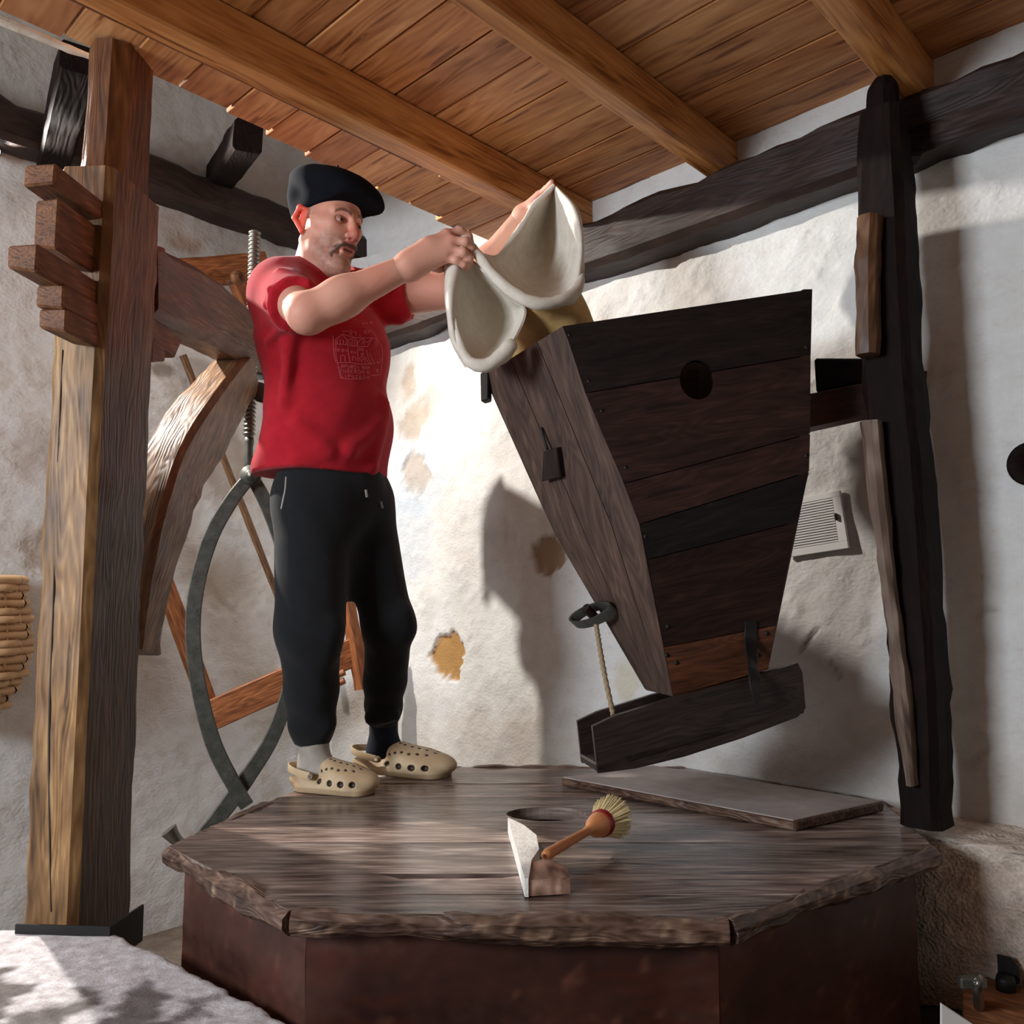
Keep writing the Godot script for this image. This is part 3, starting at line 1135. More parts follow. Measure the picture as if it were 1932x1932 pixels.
# ---------------------------------------------------------------- the stone casing
func build_casing() -> void:
	var t := thing("mill_casing", "large eight-sided wooden mill casing with a worn boarded top, where the miller stands", "mill casing", "", Vector3(0.08, 0, -2.2))
	var pts: Array[Vector3] = []
	for q in [[535, 1722], [1385, 1742], [1773, 1598], [1668, 1508], [1330, 1446], [860, 1445], [560, 1486], [303, 1598]]:
		pts.append(on_y(q[0], q[1], TOP))
	var poly := PackedVector2Array()
	for p in pts:
		poly.append(Vector2(p.x, -p.z))
	var inner: PackedVector2Array = Geometry2D.offset_polygon(poly, -0.014)[0]
	var hole := circle_poly(Vector2(0.085, 2.25), 0.099, 0.074, 36)
	var edges := [1.4, 1.66, 1.775, 1.99, 2.25, 2.43, 2.6, 2.76, 3.0]
	var rn := RandomNumberGenerator.new()
	rn.seed = 77
	for k in edges.size() - 1:
		var g := 0.0018
		var y0: float = edges[k] + g
		var y1: float = edges[k + 1] - g
		var strip := PackedVector2Array([Vector2(-2, y0), Vector2(2, y0), Vector2(2, y1), Vector2(-2, y1)])
		if k == 1:
			strip = PackedVector2Array([Vector2(-2, y0), Vector2(2, y0), Vector2(2, y1), Vector2(0.03, y1 + 0.001), Vector2(-0.02, y1 - 0.022), Vector2(-0.21, y1 - 0.026), Vector2(-0.25, y1), Vector2(-2, y1)])
		for cut in Geometry2D.intersect_polygons(strip, inner):
			var pieces: Array = Geometry2D.clip_polygons(cut, hole) if k == 3 or k == 4 else [cut]
			for pc in pieces:
				if Geometry2D.is_polygon_clockwise(pc):
					continue
				var mb := MB.new()
				extrude_mesh(mb, pc, Vector3(0, TOP + rn.randf_range(-0.002, 0.0015), 0), Vector3.RIGHT, Vector3(0, 0, -1), 0.03)
				var m := wood(grey_tex(), Vector3(0.42, 3.0, 3.0), 0.27, 0.07, [Color(0.96, 0.93, 0.91), Color(1.04, 0.99, 0.97), Color(0.94, 0.91, 0.89), Color(1.1, 1.06, 1.04)][k % 4], Vector3(rn.randf(), rn.randf(), rn.randf()))
				commit(mb, "top_board", m, t, Vector3.RIGHT)
	# dark inside below the hole, side panels, worn edge strips
	var mid := Vector3.ZERO
	for p in pts:
		mid += p / 8.0
	for k in 8:
		var a := pts[k]
		var b := pts[(k + 1) % 8]
		var dirv := (b - a).normalized()
		var outw := dirv.cross(Vector3.UP).normalized()
		if outw.dot((a + b) * 0.5 - mid) < 0:
			outw = -outw
		var ia := a - (a - mid).normalized() * 0.05
		var ib := b - (b - mid).normalized() * 0.05
		ia.y = 0
		ib.y = 0
		var mb := MB.new()
		mb.block(slab8(ia - outw * 0.004, ib - outw * 0.004, ib + Vector3(0, TOP - 0.03, 0) - outw * 0.004, ia + Vector3(0, TOP - 0.03, 0) - outw * 0.004, -outw * 0.03), 0.0)
		mb.colored = true
		for i in mb.v.size():
			mb.c.append(Color(0.4, 0.4, 0.4))
		var rows := []
		var cols := []
		var plen := ia.distance_to(ib)
		for i in int(plen / 0.012) + 2:
			var f := minf(i * 0.012 / plen, 1.0)
			var row := PackedVector3Array()
			var cl := PackedColorArray()
			for j in 61:
				var p := ia.lerp(ib, f) + Vector3(0, (TOP - 0.03) * j / 60.0, 0)
				var n1 := nz.get_noise_3dv(p * 350.0)
				var n2 := nz.get_noise_3dv(p * 1400.0 + Vector3(70, 0, 0))
				var n3 := nz.get_noise_3dv(p * Vector3(500, 4000, 500))
				var edge := minf(f, 1.0 - f) * plen
				var c := Color(0.36, 0.31, 0.29).lerp(Color(0.26, 0.2, 0.18), clampf(0.5 + n1 * 1.6, 0, 1))
				# worn grey along the corners, small chips
				c = c.lerp(Color(0.62, 0.68, 0.72), clampf((0.075 - edge + n1 * 0.08 + n2 * 0.03) / 0.05, 0, 1) * 0.55)
				if k == 7:
					c = c.lerp(Color(0.72, 0.68, 0.7), clampf(0.45 + n1 * 1.5, 0, 1) * 0.5)
				c = c.lerp(Color(0.5, 0.24, 0.15), clampf((n1 + n3 * 0.5 - 0.22) / 0.2, 0, 1) * 0.5)
				c = c.lerp(Color(1, 0.95, 0.88), clampf((n2 - 0.44) / 0.08, 0, 1) * 0.6)
				row.append(p + outw * (n1 * 0.003 + n2 * 0.001))
				cl.append(c)
			rows.append(row)
			cols.append(cl)
		mb.grid(rows, false, true, cols)
		commit(mb, "side_panel", M.casing_worn, t, dirv)
		var lift := Vector3(0, -0.021, 0)
		mb = MB.new()
		mb.colored = true
		timber_mesh(mb, [a - (a - mid).normalized() * 0.019 + lift, b - (b - mid).normalized() * 0.019 + lift], [0.04, 0.036, 0.042, 0.036, 0.042], [0.044, 0.04, 0.046, 0.041, 0.044], Vector3.UP, 0.017, 0.007, 64)
		for i in mb.v.size():
			var p := mb.v[i]
			var n1 := nz.get_noise_3dv(p * 900.0)
			var n2 := nz.get_noise_3dv(p * 2600.0 + Vector3(31, 0, 0))
			var c := Color(0.36, 0.28, 0.24).lerp(Color(0.2, 0.16, 0.14), clampf(0.5 + n1 * 1.4, 0, 1))
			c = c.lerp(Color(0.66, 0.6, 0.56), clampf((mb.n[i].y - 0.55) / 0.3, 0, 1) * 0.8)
			c = c.lerp(Color(0.95, 0.82, 0.68), clampf((n2 + n1 * 0.4 - 0.3) / 0.15, 0, 1) * 0.7)
			mb.c[i] = c
		commit(mb, "edge_strip", M.trim_worn, t, dirv)
	var mb2 := MB.new()
	var hrows := []
	for yy in [TOP - 0.031, TOP - 0.2]:
		var ring := PackedVector3Array()
		for h in hole:
			ring.append(Vector3(h.x, yy, -h.y))
		hrows.append(ring)
	mb2.grid(hrows, true)
	mb2.fan(hrows[1], Vector3.DOWN)
	commit(mb2, "feed_hole", M.black_oak, t)

var _grey := []
func grey_tex() -> Array:
	if _grey.is_empty():
		_grey = grain_tex(58, [rgb(60, 48, 43), rgb(100, 86, 79), rgb(132, 118, 110), rgb(172, 162, 155)], 6.0, 0.6, 1, 512, 0.4)
	return _grey

# ---------------------------------------------------------------- the flour-dusted stone in the foreground
func build_stone_table() -> void:
	var y := 0.57
	var pl := [on_y(-330, 1751, y), on_y(200, 1752, y), on_y(312, 1802, y), on_y(455, 1880, y), on_y(562, 1932, y)]
	var last: Vector3 = pl[4]
	pl.append(last + Vector3(0.02, 0, 0.75))
	pl.append(last + Vector3(-0.35, 0, 1.1))
	pl.append(pl[0] + Vector3(0, 0, 1.35))
	var t := thing("stone_slab", "big grey stone slab dusted with flour, in front of the post's foot", "stone slab", "", Vector3(-0.9, 0, -1.3))
	var mid := Vector3(-0.95, y, -1.3)
	var mb := MB.new()
	mb.colored = true
	# outline, resampled
	var out := PackedVector3Array()
	for k in pl.size():
		var a: Vector3 = pl[k]
		var b: Vector3 = pl[(k + 1) % pl.size()]
		var n := maxi(2, int(a.distance_to(b) / 0.012))
		for i in n:
			var p := a.lerp(b, float(i) / n)
			p += (p - mid).normalized() * nz.get_noise_3d(p.x * 1500, 0, p.z * 1500) * 0.012
			out.append(p)
	var rows := []
	var cols := []
	for r in 74:
		var f := 1.0
		var dy := 0.0
		if r < 66:
			f = pow(r / 66.0, 0.7) * 0.985
		elif r < 70:
			f = [0.99, 0.996, 1.0, 1.0][r - 66]
			dy = -[0.002, 0.006, 0.014, 0.03][r - 66]
		else:
			dy = -0.06 - 0.125 * (r - 70)
		var ring := PackedVector3Array()
		var cl := PackedColorArray()
		for p in out:
			var q := mid.lerp(p, f)
			var edge := 1.0 - f
			var nb := nz.get_noise_2d(q.x * 260, q.z * 260)
			var nf := nz.get_noise_2d(q.x * 900 + 40, q.z * 900)
			q.y += dy + nf * 0.0015 + nz.get_noise_3d(q.x * 1500, q.y * 1500, q.z * 1500) * (0.006 if r >= 68 else 0.0)
			ring.append(q)
			var fl := clampf((0.42 - edge + nb * 0.5 + nf * 0.25) / 0.10, 0, 1)
			if r >= 70:
				fl *= 0.3
			cl.append(Color(0.24, 0.228, 0.22).lerp(Color(0.93, 0.95, 1.0), fl))
		rows.append(ring)
		cols.append(cl)
	mb.grid(rows, true, false, cols)
	part("stone", mb.mesh(), M.stone, t)
	mb = MB.new()
	lathe_mesh(mb, [Vector2(0.0, 0.5), Vector2(0.5, 0.5), Vector2(0.5, 0.0), Vector2(0.0, 0.0)], Transform3D(Basis.IDENTITY, Vector3(-1.0, 0, -1.3)), 24)
	part("base", mb.mesh(), M.plaster_plain, t)

# ---------------------------------------------------------------- the stone crane: post, arm, brace, screw, tongs
var POST := Vector3(-1.03, 0, -2.235)
var CRANE := Vector3(0.087, 0, -0.996)   # the way the arm points, away from the camera
var ASIDE := Vector3(0.996, 0, 0.087)

func on_crane(px: float, py: float, off := 0.0) -> Vector3:
	# the vertical plane through the post's axis, along the arm
	return on_plane(px, py, POST + ASIDE * off, ASIDE)

func build_crane() -> void:
	var t := thing("stone_crane", "massive timber post with a crane arm and curved brace, left of the miller", "crane", "", POST)
	var base := POST + Vector3(0, 0.0, 0)
	var mb := MB.new()
	mb.colored = true
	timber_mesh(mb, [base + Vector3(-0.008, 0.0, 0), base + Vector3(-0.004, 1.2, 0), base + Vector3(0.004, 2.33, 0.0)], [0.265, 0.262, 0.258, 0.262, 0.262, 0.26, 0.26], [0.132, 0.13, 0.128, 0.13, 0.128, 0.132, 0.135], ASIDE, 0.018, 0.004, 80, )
	# front face pale with weathering and painted daylight; shaded sides painted darker
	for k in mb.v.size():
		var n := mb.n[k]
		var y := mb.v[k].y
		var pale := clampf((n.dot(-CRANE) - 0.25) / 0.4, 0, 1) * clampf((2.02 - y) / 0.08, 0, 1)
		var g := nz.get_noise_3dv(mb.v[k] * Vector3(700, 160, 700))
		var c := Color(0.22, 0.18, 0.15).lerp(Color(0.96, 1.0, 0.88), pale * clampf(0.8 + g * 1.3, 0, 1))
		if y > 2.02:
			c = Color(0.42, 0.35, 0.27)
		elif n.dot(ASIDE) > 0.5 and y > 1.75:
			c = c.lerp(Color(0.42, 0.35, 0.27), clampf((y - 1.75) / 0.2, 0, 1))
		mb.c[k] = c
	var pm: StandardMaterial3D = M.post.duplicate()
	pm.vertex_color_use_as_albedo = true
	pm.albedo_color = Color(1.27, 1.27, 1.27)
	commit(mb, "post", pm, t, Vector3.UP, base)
	# long drying cracks
	for q in [[[118, 660], [108, 900], [100, 1150], [92, 1400], [96, 1720]]]:
		var pl := []
		for w in q:
			pl.append(on_plane(w[0], w[1], POST - CRANE * 0.1315, CRANE))
		mb = MB.new()
		bar_mesh(mb, pl, [0.001, 0.0035, 0.003, 0.004, 0.002], 0.003, -CRANE, 30)
		commit(mb, "drying_crack", M.slot, t, Vector3.UP)
	mb = MB.new()
	timber_mesh(mb, [POST + Vector3(0.004, 2.31, 0), POST + Vector3(0.006, 2.36, 0), POST + Vector3(0.012, 2.685, 0)], [0.25, 0.19, 0.18], [0.125, 0.115, 0.112], ASIDE, 0.034, 0.002, 20)
	var nm: StandardMaterial3D = M.post.duplicate()
	nm.albedo_color = Color(0.8, 0.66, 0.52)
	commit(mb, "post_neck", nm, t, Vector3.UP)
	# arm
	var a0 := on_crane(292, 548)
	var a1 := on_crane(476, 662)
	var ad := (a1 - a0).normalized()
	timber("arm", t, M.arm, [a0 - ad * 0.1, a0.lerp(a1, 0.5) + Vector3(0, 0.02, 0), a1 + ad * 0.05], [0.12, 0.13, 0.12], [0.21, 0.215, 0.16], Vector3.UP, 0.025, 0.006, 24)
	var br := []
	for q in [[452, 700], [392, 790], [330, 890], [290, 1010], [266, 1120], [250, 1230]]:
		br.append(on_crane(q[0], q[1]))
	timber("brace", t, M.brace, br, [0.15, 0.19, 0.19, 0.17, 0.14, 0.12], [0.115, 0.125, 0.125, 0.12, 0.11, 0.1], ASIDE, 0.016, 0.006, 40)
	# wedges and tenon ends driven through the post
	var bl := [
		[[42, 352], [102, 345], [106, 307], [46, 311], 0.19],
		[[62, 464], [106, 470], [112, 372], [66, 378], 0.15],
		[[12, 505], [68, 513], [72, 459], [13, 463], 0.23],
		[[66, 578], [119, 582], [121, 534], [68, 538], 0.14],
		[[72, 618], [124, 626], [126, 580], [72, 583], 0.13]]
	for q in bl:
		var reach: float = q[4]
		var pl := POST - CRANE * (0.132 + reach)
		var c := []
		for i in 4:
			c.append(on_plane(q[i][0], q[i][1], pl, CRANE))
		mb = MB.new()
		mb.block(slab8(c[0], c[1], c[2], c[3], CRANE * (reach + 0.004)), 0.005)
		commit(mb, "tenon", M.tenon, t, CRANE)
	# the ends of the same wedges on the arm side
	for q in [[[288, 505], [313, 498], [313, 468], [290, 460]], [[286, 640], [330, 676], [345, 640], [288, 598]], [[286, 684], [312, 682], [313, 652], [288, 632]]]:
		var c := []
		for i in 4:
			c.append(on_crane(q[i][0], q[i][1], 0.045))
		mb = MB.new()
		mb.block(slab8(c[0], c[1], c[2], c[3], -ASIDE * 0.06), 0.004)
		commit(mb, "wedge", M.tenon, t, CRANE)
	# iron band round the end of the arm
	mb = MB.new()
	var e := a1 + ad * 0.04
	var loop := []
	for k in 13:
		var g := TAU * k / 12.0
		loop.append(e + ASIDE * 0.068 * clampf(cos(g) * 1.35, -1, 1) + Vector3(0, 0.088 * clampf(sin(g) * 1.35, -1, 1), 0))
	bar_mesh(mb, loop, 0.02, 0.004, ad, 36)
	commit(mb, "iron_band", M.iron, t)
	# steel foot
	mb = MB.new()
	var fy := 0.575
	for q in [[[28, 1744], [208, 1749]], [[208, 1749], [272, 1706]]]:
		var p0 := on_y(q[0][0], q[0][1], fy + 0.015)
		var p1 := on_y(q[1][0], q[1][1], fy + 0.015)
		var nn := (p1 - p0).cross(Vector3.UP).normalized()
		mb.block(slab8(p0 - Vector3(0, 0.08, 0), p1 - Vector3(0, 0.08, 0), p1, p0, -nn * 0.006), 0.001)
	commit(mb, "steel_foot", M.dark_iron, t)
	# threaded screw hanging from the arm
	var sp := on_crane(475, 650, 0.03)
	var tn := Vector3(0.3, 0, 1).normalized()
	var s := thing("lifting_screw", "long upright threaded steel screw passing through the crane arm's tip", "screw", "", sp)
	var ytop := on_plane(475, 436, sp, tn).y
	var ymid := on_plane(475, 830, sp, tn).y
	var ylow := on_plane(475, 880, sp, tn).y
	mb = MB.new()
	var prof := [Vector2(0.0, ytop)]
	var pitch := 0.0152
	var n := int((ytop - ymid) / pitch)
	for k in n:
		var yy := ytop - k * pitch
		prof.append(Vector2(0.0165, yy))
		prof.append(Vector2(0.0215, yy - pitch * 0.25))
		prof.append(Vector2(0.0215, yy - pitch * 0.55))
		prof.append(Vector2(0.0165, yy - pitch * 0.8))
	prof.append(Vector2(0.014, ymid))
	lathe_mesh(mb, prof, Transform3D(Basis.IDENTITY, Vector3(sp.x, 0, sp.z)), 20)
	part("thread", mb.mesh(), M.steel, s)
	mb = MB.new()
	lathe_mesh(mb, [Vector2(0.0, ymid + 0.01), Vector2(0.016, ymid + 0.008), Vector2(0.017, ymid - 0.01), Vector2(0.014, ymid - 0.03), Vector2(0.016, ylow), Vector2(0.0, ylow)], Transform3D(Basis.IDENTITY, Vector3(sp.x, 0, sp.z)), 14)
	part("shank", mb.mesh(), M.iron, s)
	mb = MB.new()
	var yf := on_plane(475, 618, sp, tn).y
	lathe_mesh(mb, [Vector2(0.0, yf + 0.006), Vector2(0.04, yf + 0.005), Vector2(0.042, yf), Vector2(0.032, yf - 0.004), Vector2(0.03, yf - 0.035), Vector2(0.037, yf - 0.07), Vector2(0.0, yf - 0.07)], Transform3D(Basis.IDENTITY, Vector3(sp.x, 0, sp.z)), 20)
	part("collar", mb.mesh(), M.steel, s)
	mb = MB.new()
	var nb := on_plane(492, 745, sp, tn)
	timber_mesh(mb, [nb + Vector3(-0.07, 0.035, -0.02), nb + Vector3(0.09, -0.02, -0.03)], 0.08, 0.065, Vector3.UP, 0.022, 0.012, 10)
	commit(mb, "nut_block", M.iron, s, Vector3.RIGHT)
	# tongs
	var g := thing("stone_tongs", "pair of curved iron tongs hanging from the screw behind the casing's left edge", "tongs", "", sp)
	var tl := []
	for q in [[478, 893], [440, 940], [400, 1010], [373, 1100], [364, 1190], [374, 1290], [402, 1400], [440, 1478], [466, 1520]]:
		tl.append(on_plane(q[0], q[1], sp + tn * 0.012, tn))
	mb = MB.new()
	bar_mesh(mb, tl, [0.044, 0.05, 0.05, 0.05, 0.052, 0.046], 0.02, tn, 48)
	commit(mb, "tong_arm", M.iron, g, Vector3.UP)
	var tr := []
	for q in [[472, 893], [500, 945], [526, 1010], [552, 1100], [560, 1190], [548, 1290], [514, 1390], [464, 1470], [420, 1532], [372, 1590]]:
		tr.append(on_plane(q[0], q[1], sp - tn * 0.012, tn))
	mb = MB.new()
	bar_mesh(mb, tr, [0.044, 0.05, 0.05, 0.05, 0.05, 0.056, 0.046], 0.02, tn, 48)
	commit(mb, "tong_arm", M.iron, g, Vector3.UP)
	mb = MB.new()
	var pv := on_plane(473, 897, sp + tn * 0.02, tn)
	lathe_mesh(mb, [Vector2(0.0, 0.03), Vector2(0.012, 0.028), Vector2(0.02, 0.018), Vector2(0.022, 0.008), Vector2(0.036, 0.008), Vector2(0.036, -0.05), Vector2(0.0, -0.05)], frame(pv, Vector3.UP.cross(tn), tn), 20)
	commit(mb, "pivot_bolt", M.iron, g, Vector3.UP)
	mb = MB.new()
	var pg := on_plane(318, 1566, sp + tn * 0.03, tn)
	tube_mesh(mb, [pg, pg + Vector3(0.03, -0.04, -0.01), pg + Vector3(0.09, -0.09, -0.03)], [0.028, 0.018, 0.018], 14, 8)
	commit(mb, "tong_pin", M.steel, g, Vector3.UP)

# ---------------------------------------------------------------- hopper, shoe and their fittings
var HP := {}

func cut2d(polys: Array, by: PackedVector2Array) -> Array:
	var r := []
	for p in polys:
		for q in Geometry2D.clip_polygons(p, by):
			if not Geometry2D.is_polygon_clockwise(q):
				r.append(q)
	return r

func build_hopper() -> void:
	var t := thing("grain_hopper", "large dark tapered wooden hopper tilted over the mill casing, receiving the sack", "hopper", "", at(1300, 900, 2.3))
	var A := at(1062, 615, 2.12)
	var B := at(1533, 545, 2.10)
	var F := at(1207, 989, 2.11)
	var n1 := (B - A).cross(F - A).normalized()
	var C := on_plane(1527, 890, A, n1)
	var E := at(1270, 1314, 2.17)
	var n2 := (C - F).cross(E - F).normalized()
	var D := on_plane(1450, 1264, F, n2)
	var G := at(913, 708, 2.40)
	var G2 := at(1046, 1005, 2.35)
	var H := at(1219, 1302, 2.29)
	if n1.z < 0:
		n1 = -n1
	if n2.z < 0:
		n2 = -n2
	HP = {A = A, B = B, C = C, D = D, E = E, F = F, G = G, H = H, n = n1}
	# front boards (left end, right end) from the rim down
	var ups := [[[1062, 615], [1533, 545]], [[1104, 742], [1530, 670]], [[1176, 913], [1529, 818]], [[1207, 989], [1527, 890]]]
	var low := [[[1207, 989], [1527, 890]], [[1221, 1056], [1502, 985]], [[1252, 1221], [1464, 1180]], [[1270, 1314], [1450, 1264]]]
	var mats := [M.hopper, M.hopper, M.hopper, M.hopper, M.hopper, M.hopper_low]
	var rn := RandomNumberGenerator.new()
	rn.seed = 9
	for k in 6:
		var src: Array = ups if k < 3 else low
		var i := k if k < 3 else k - 3
		var pn: Vector3 = n1 if k < 3 else n2
		var pp: Vector3 = A if k < 3 else F
		var q := []
		for w in [src[i][0], src[i][1], src[i + 1][1], src[i + 1][0]]:
			q.append(on_plane(w[0], w[1], pp, pn))
		var ex: Vector3 = (q[1] - q[0]).normalized()
		var ey := pn.cross(ex).normalized()
		var poly := PackedVector2Array()
		for w in q:
			poly.append(Vector2((w - q[0]).dot(ex), (w - q[0]).dot(ey)))
		if Geometry2D.is_polygon_clockwise(poly):
			poly.reverse()
		var sh := Geometry2D.offset_polygon(poly, -0.0012)
		var list := [sh[0] if sh.size() else poly]
		if k < 2:
			var hc := on_plane(1315, 717, pp, pn)
			var hv := Vector2((hc - q[0]).dot(ex), (hc - q[0]).dot(ey))
			list = cut2d(list, circle_poly(hv, 0.041, 0.048, 22))
		var mb := MB.new()
		for pl in list:
			extrude_mesh(mb, pl, q[0] + pn * rn.randf_range(0, 0.003), ex, ey, 0.022)
		var m: StandardMaterial3D = mats[k].duplicate()
		m.uv1_offset = Vector3(rn.randf(), rn.randf(), rn.randf())
		var tints := [Color(0.62, 0.58, 0.57), Color(0.9, 0.76, 0.72), Color(0.96, 0.8, 0.75), Color(0.55, 0.56, 0.62), Color(0.8, 0.66, 0.6), Color(1.5, 1.12, 0.8)]
		m.albedo_color = tints[k]
		commit(mb, "front_board", m, t, ex)
	# left side: three upright boards, bent at the same height as the front
	var lf := [G, G2, H]
	var rt := [A, F, E]
	var fr := [0.0, 0.36, 0.7, 1.0]
	for k in 3:
		var mb := MB.new()
		for s in 2:
			var a0: Vector3 = lf[s].lerp(rt[s], fr[k] + 0.004)
			var b0: Vector3 = lf[s].lerp(rt[s], fr[k + 1] - 0.004)
			var a1: Vector3 = lf[s + 1].lerp(rt[s + 1], fr[k] + 0.004)
			var b1: Vector3 = lf[s + 1].lerp(rt[s + 1], fr[k + 1] - 0.004)
			var nn: Vector3 = (b0 - a0).cross(a1 - a0).normalized()
			if nn.x > 0:
				nn = -nn
			mb.block(slab8(a1, b1, b0, a0, -nn * 0.022), 0.0)
		var m: StandardMaterial3D = M.hopper_side_lit.duplicate()
		m.uv1_offset = Vector3(rn.randf(), rn.randf(), rn.randf())
		commit(mb, "side_board", m, t, rt[2] - rt[0])
	# rim lip at the outer left corner
	var mb := MB.new()
	mb.block(slab8(G + Vector3(-0.008, -0.075, 0.01), G.lerp(A, 0.06) + Vector3(0, -0.075, 0.005), G.lerp(A, 0.06) + Vector3(0, 0.004, 0.005), G + Vector3(-0.01, 0.004, 0.01), Vector3(0.01, 0, -0.03)), 0.003)
	commit(mb, "rim_lip", M.hopper, t, Vector3.UP)
	# far sides
	var Gr := B + (G - A)
	var G2r := C + (G2 - F)
	var Hr := D + (H - E)
	mb = MB.new()
	mb.block(slab8(G2, G2r, Gr, G, Vector3(0, 0, -0.022)), 0.002)
	mb.block(slab8(H, Hr, G2r, G2, Vector3(0, 0, -0.022)), 0.002)
	commit(mb, "back_board", M.hopper, t, B - A)
	mb = MB.new()
	mb.block(slab8(C, G2r, Gr, B, Vector3(-0.022, 0, 0)), 0.002)
	mb.block(slab8(D, Hr, G2r, C, Vector3(-0.022, 0, 0)), 0.002)
	commit(mb, "side_board", M.hopper, t, D - B)
	# nail heads along the seam of the front and left boards
	mb = MB.new()
	for q in [[1075, 632], [1111, 719], [1136, 775], [1181, 882], [1218, 1012], [1258, 1236], [1276, 1250], [1447, 1195], [1521, 655], [1522, 860], [1430, 1236], [1260, 1182]]:
		var up: bool = q[1] < 960
		var p := on_plane(q[0], q[1], A if up else F, n1 if up else n2)
		var nn: Vector3 = n1 if up else n2
		lathe_mesh(mb, [Vector2(0.0, 0.005), Vector2(0.004, 0.004), Vector2(0.006, 0.001), Vector2(0.006, -0.004)], frame(p, nn.cross(Vector3.RIGHT), nn), 8)
	var nails := commit(mb, "nail_heads", M.dark_iron, t)
	nails.set_meta("kind", "stuff")
	# small wooden stop on the left face
	var ln: Vector3 = (A - G).cross(F - G).normalized()
	if ln.x > 0:
		ln = -ln
	mb = MB.new()
	var c0 := []
	for q in [[1036, 905], [1068, 898], [1060, 842], [1038, 850]]:
		c0.append(on_plane(q[0], q[1], G, ln))
	mb.block(slab8(c0[0] + ln * 0.028, c0[1] + ln * 0.02, c0[2] + ln * 0.02, c0[3] + ln * 0.026, -ln * 0.028), 0.003)
	commit(mb, "wooden_stop", M.hopper, t, Vector3.UP)
	mb = MB.new()
	tube_mesh(mb, [on_plane(1043, 845, G, ln) + ln * 0.02, on_plane(1024, 806, G, ln) + ln * 0.006], 0.0035, 6, 3)
	commit(mb, "nail", M.dark_iron, t)
	# iron strap at the lower right of the front
	var sp := [on_plane(1416, 1172, F, n2) + n2 * 0.004, on_plane(1415, 1205, F, n2) + n2 * 0.006, at(1418, 1240, 2.10), at(1422, 1266, 2.04), at(1424, 1290, 2.012), at(1427, 1330, 2.012)]
	mb = MB.new()
	bar_mesh(mb, sp, [0.028, 0.03, 0.028, 0.028, 0.024, 0.008], 0.006, n2, 24)
	commit(mb, "iron_strap", M.dark_iron, t, Vector3.UP)
	# iron hoop that carries the cord, sticking out of the left face
	var hc := at(1118, 1160, 2.30)
	var ex := (at(1176, 1140, 2.24) - at(1074, 1172, 2.36)).normalized()
	var ez := Vector3(0.25, -0.5, 1.0)
	ez = (ez - ex * ez.dot(ex)).normalized()
	var loop := []
	for k in 17:
		var g := TAU * k / 16.0
		loop.append(hc + ex * 0.072 * cos(g) + ez * 0.034 * sin(g))
	mb = MB.new()
	var rows := []
	var upv := ex.cross(ez).normalized()
	if upv.y < 0:
		upv = -upv
	for lv in [[-0.014, 1.0], [0.014, 1.0], [0.014, 0.88], [-0.014, 0.88], [-0.014, 1.0]]:
		var ring := PackedVector3Array()
		for k in 28:
			var g := TAU * k / 28.0
			ring.append(hc + ex * 0.070 * cos(g) * lv[1] + ez * 0.027 * sin(g) * lv[1] + upv * lv[0])
		rows.append(ring)
	mb.grid(rows, true)
	commit(mb, "iron_hoop", M.iron, t, ex)
	mb = MB.new()
	tube_mesh(mb, [hc + upv * 0.03, hc - upv * 0.02], [0.013, 0.011], 10, 3)
	commit(mb, "cord_peg", M.hopper, t, upv)
	# cord
	var cb := at(1157, 1349, 2.14)
	var cord := thing("feed_cord", "short twisted cord from the hopper's iron hoop down to the feed shoe", "cord", "", hc)
	mb = MB.new()
	tube_mesh(mb, [hc + Vector3(0.005, 0.0, 0), at(1128, 1200, 2.27), at(1140, 1270, 2.2), cb], 0.0058, 8, 20)
	for s in 2:
		var pth := []
		for k in 41:
			var f := k / 40.0
			var p: Vector3 = catmull([hc + Vector3(0.005, 0, 0), at(1128, 1200, 2.27), at(1140, 1270, 2.2), cb], f)
			pth.append(p + Vector3(cos(f * 60 + s * PI), 0, sin(f * 60 + s * PI)) * 0.004)
		tube_mesh(mb, pth, 0.0035, 6, 80)
	commit(mb, "strand", M.rope, cord, Vector3.UP)
	build_shoe()
	build_beams_for_hopper()

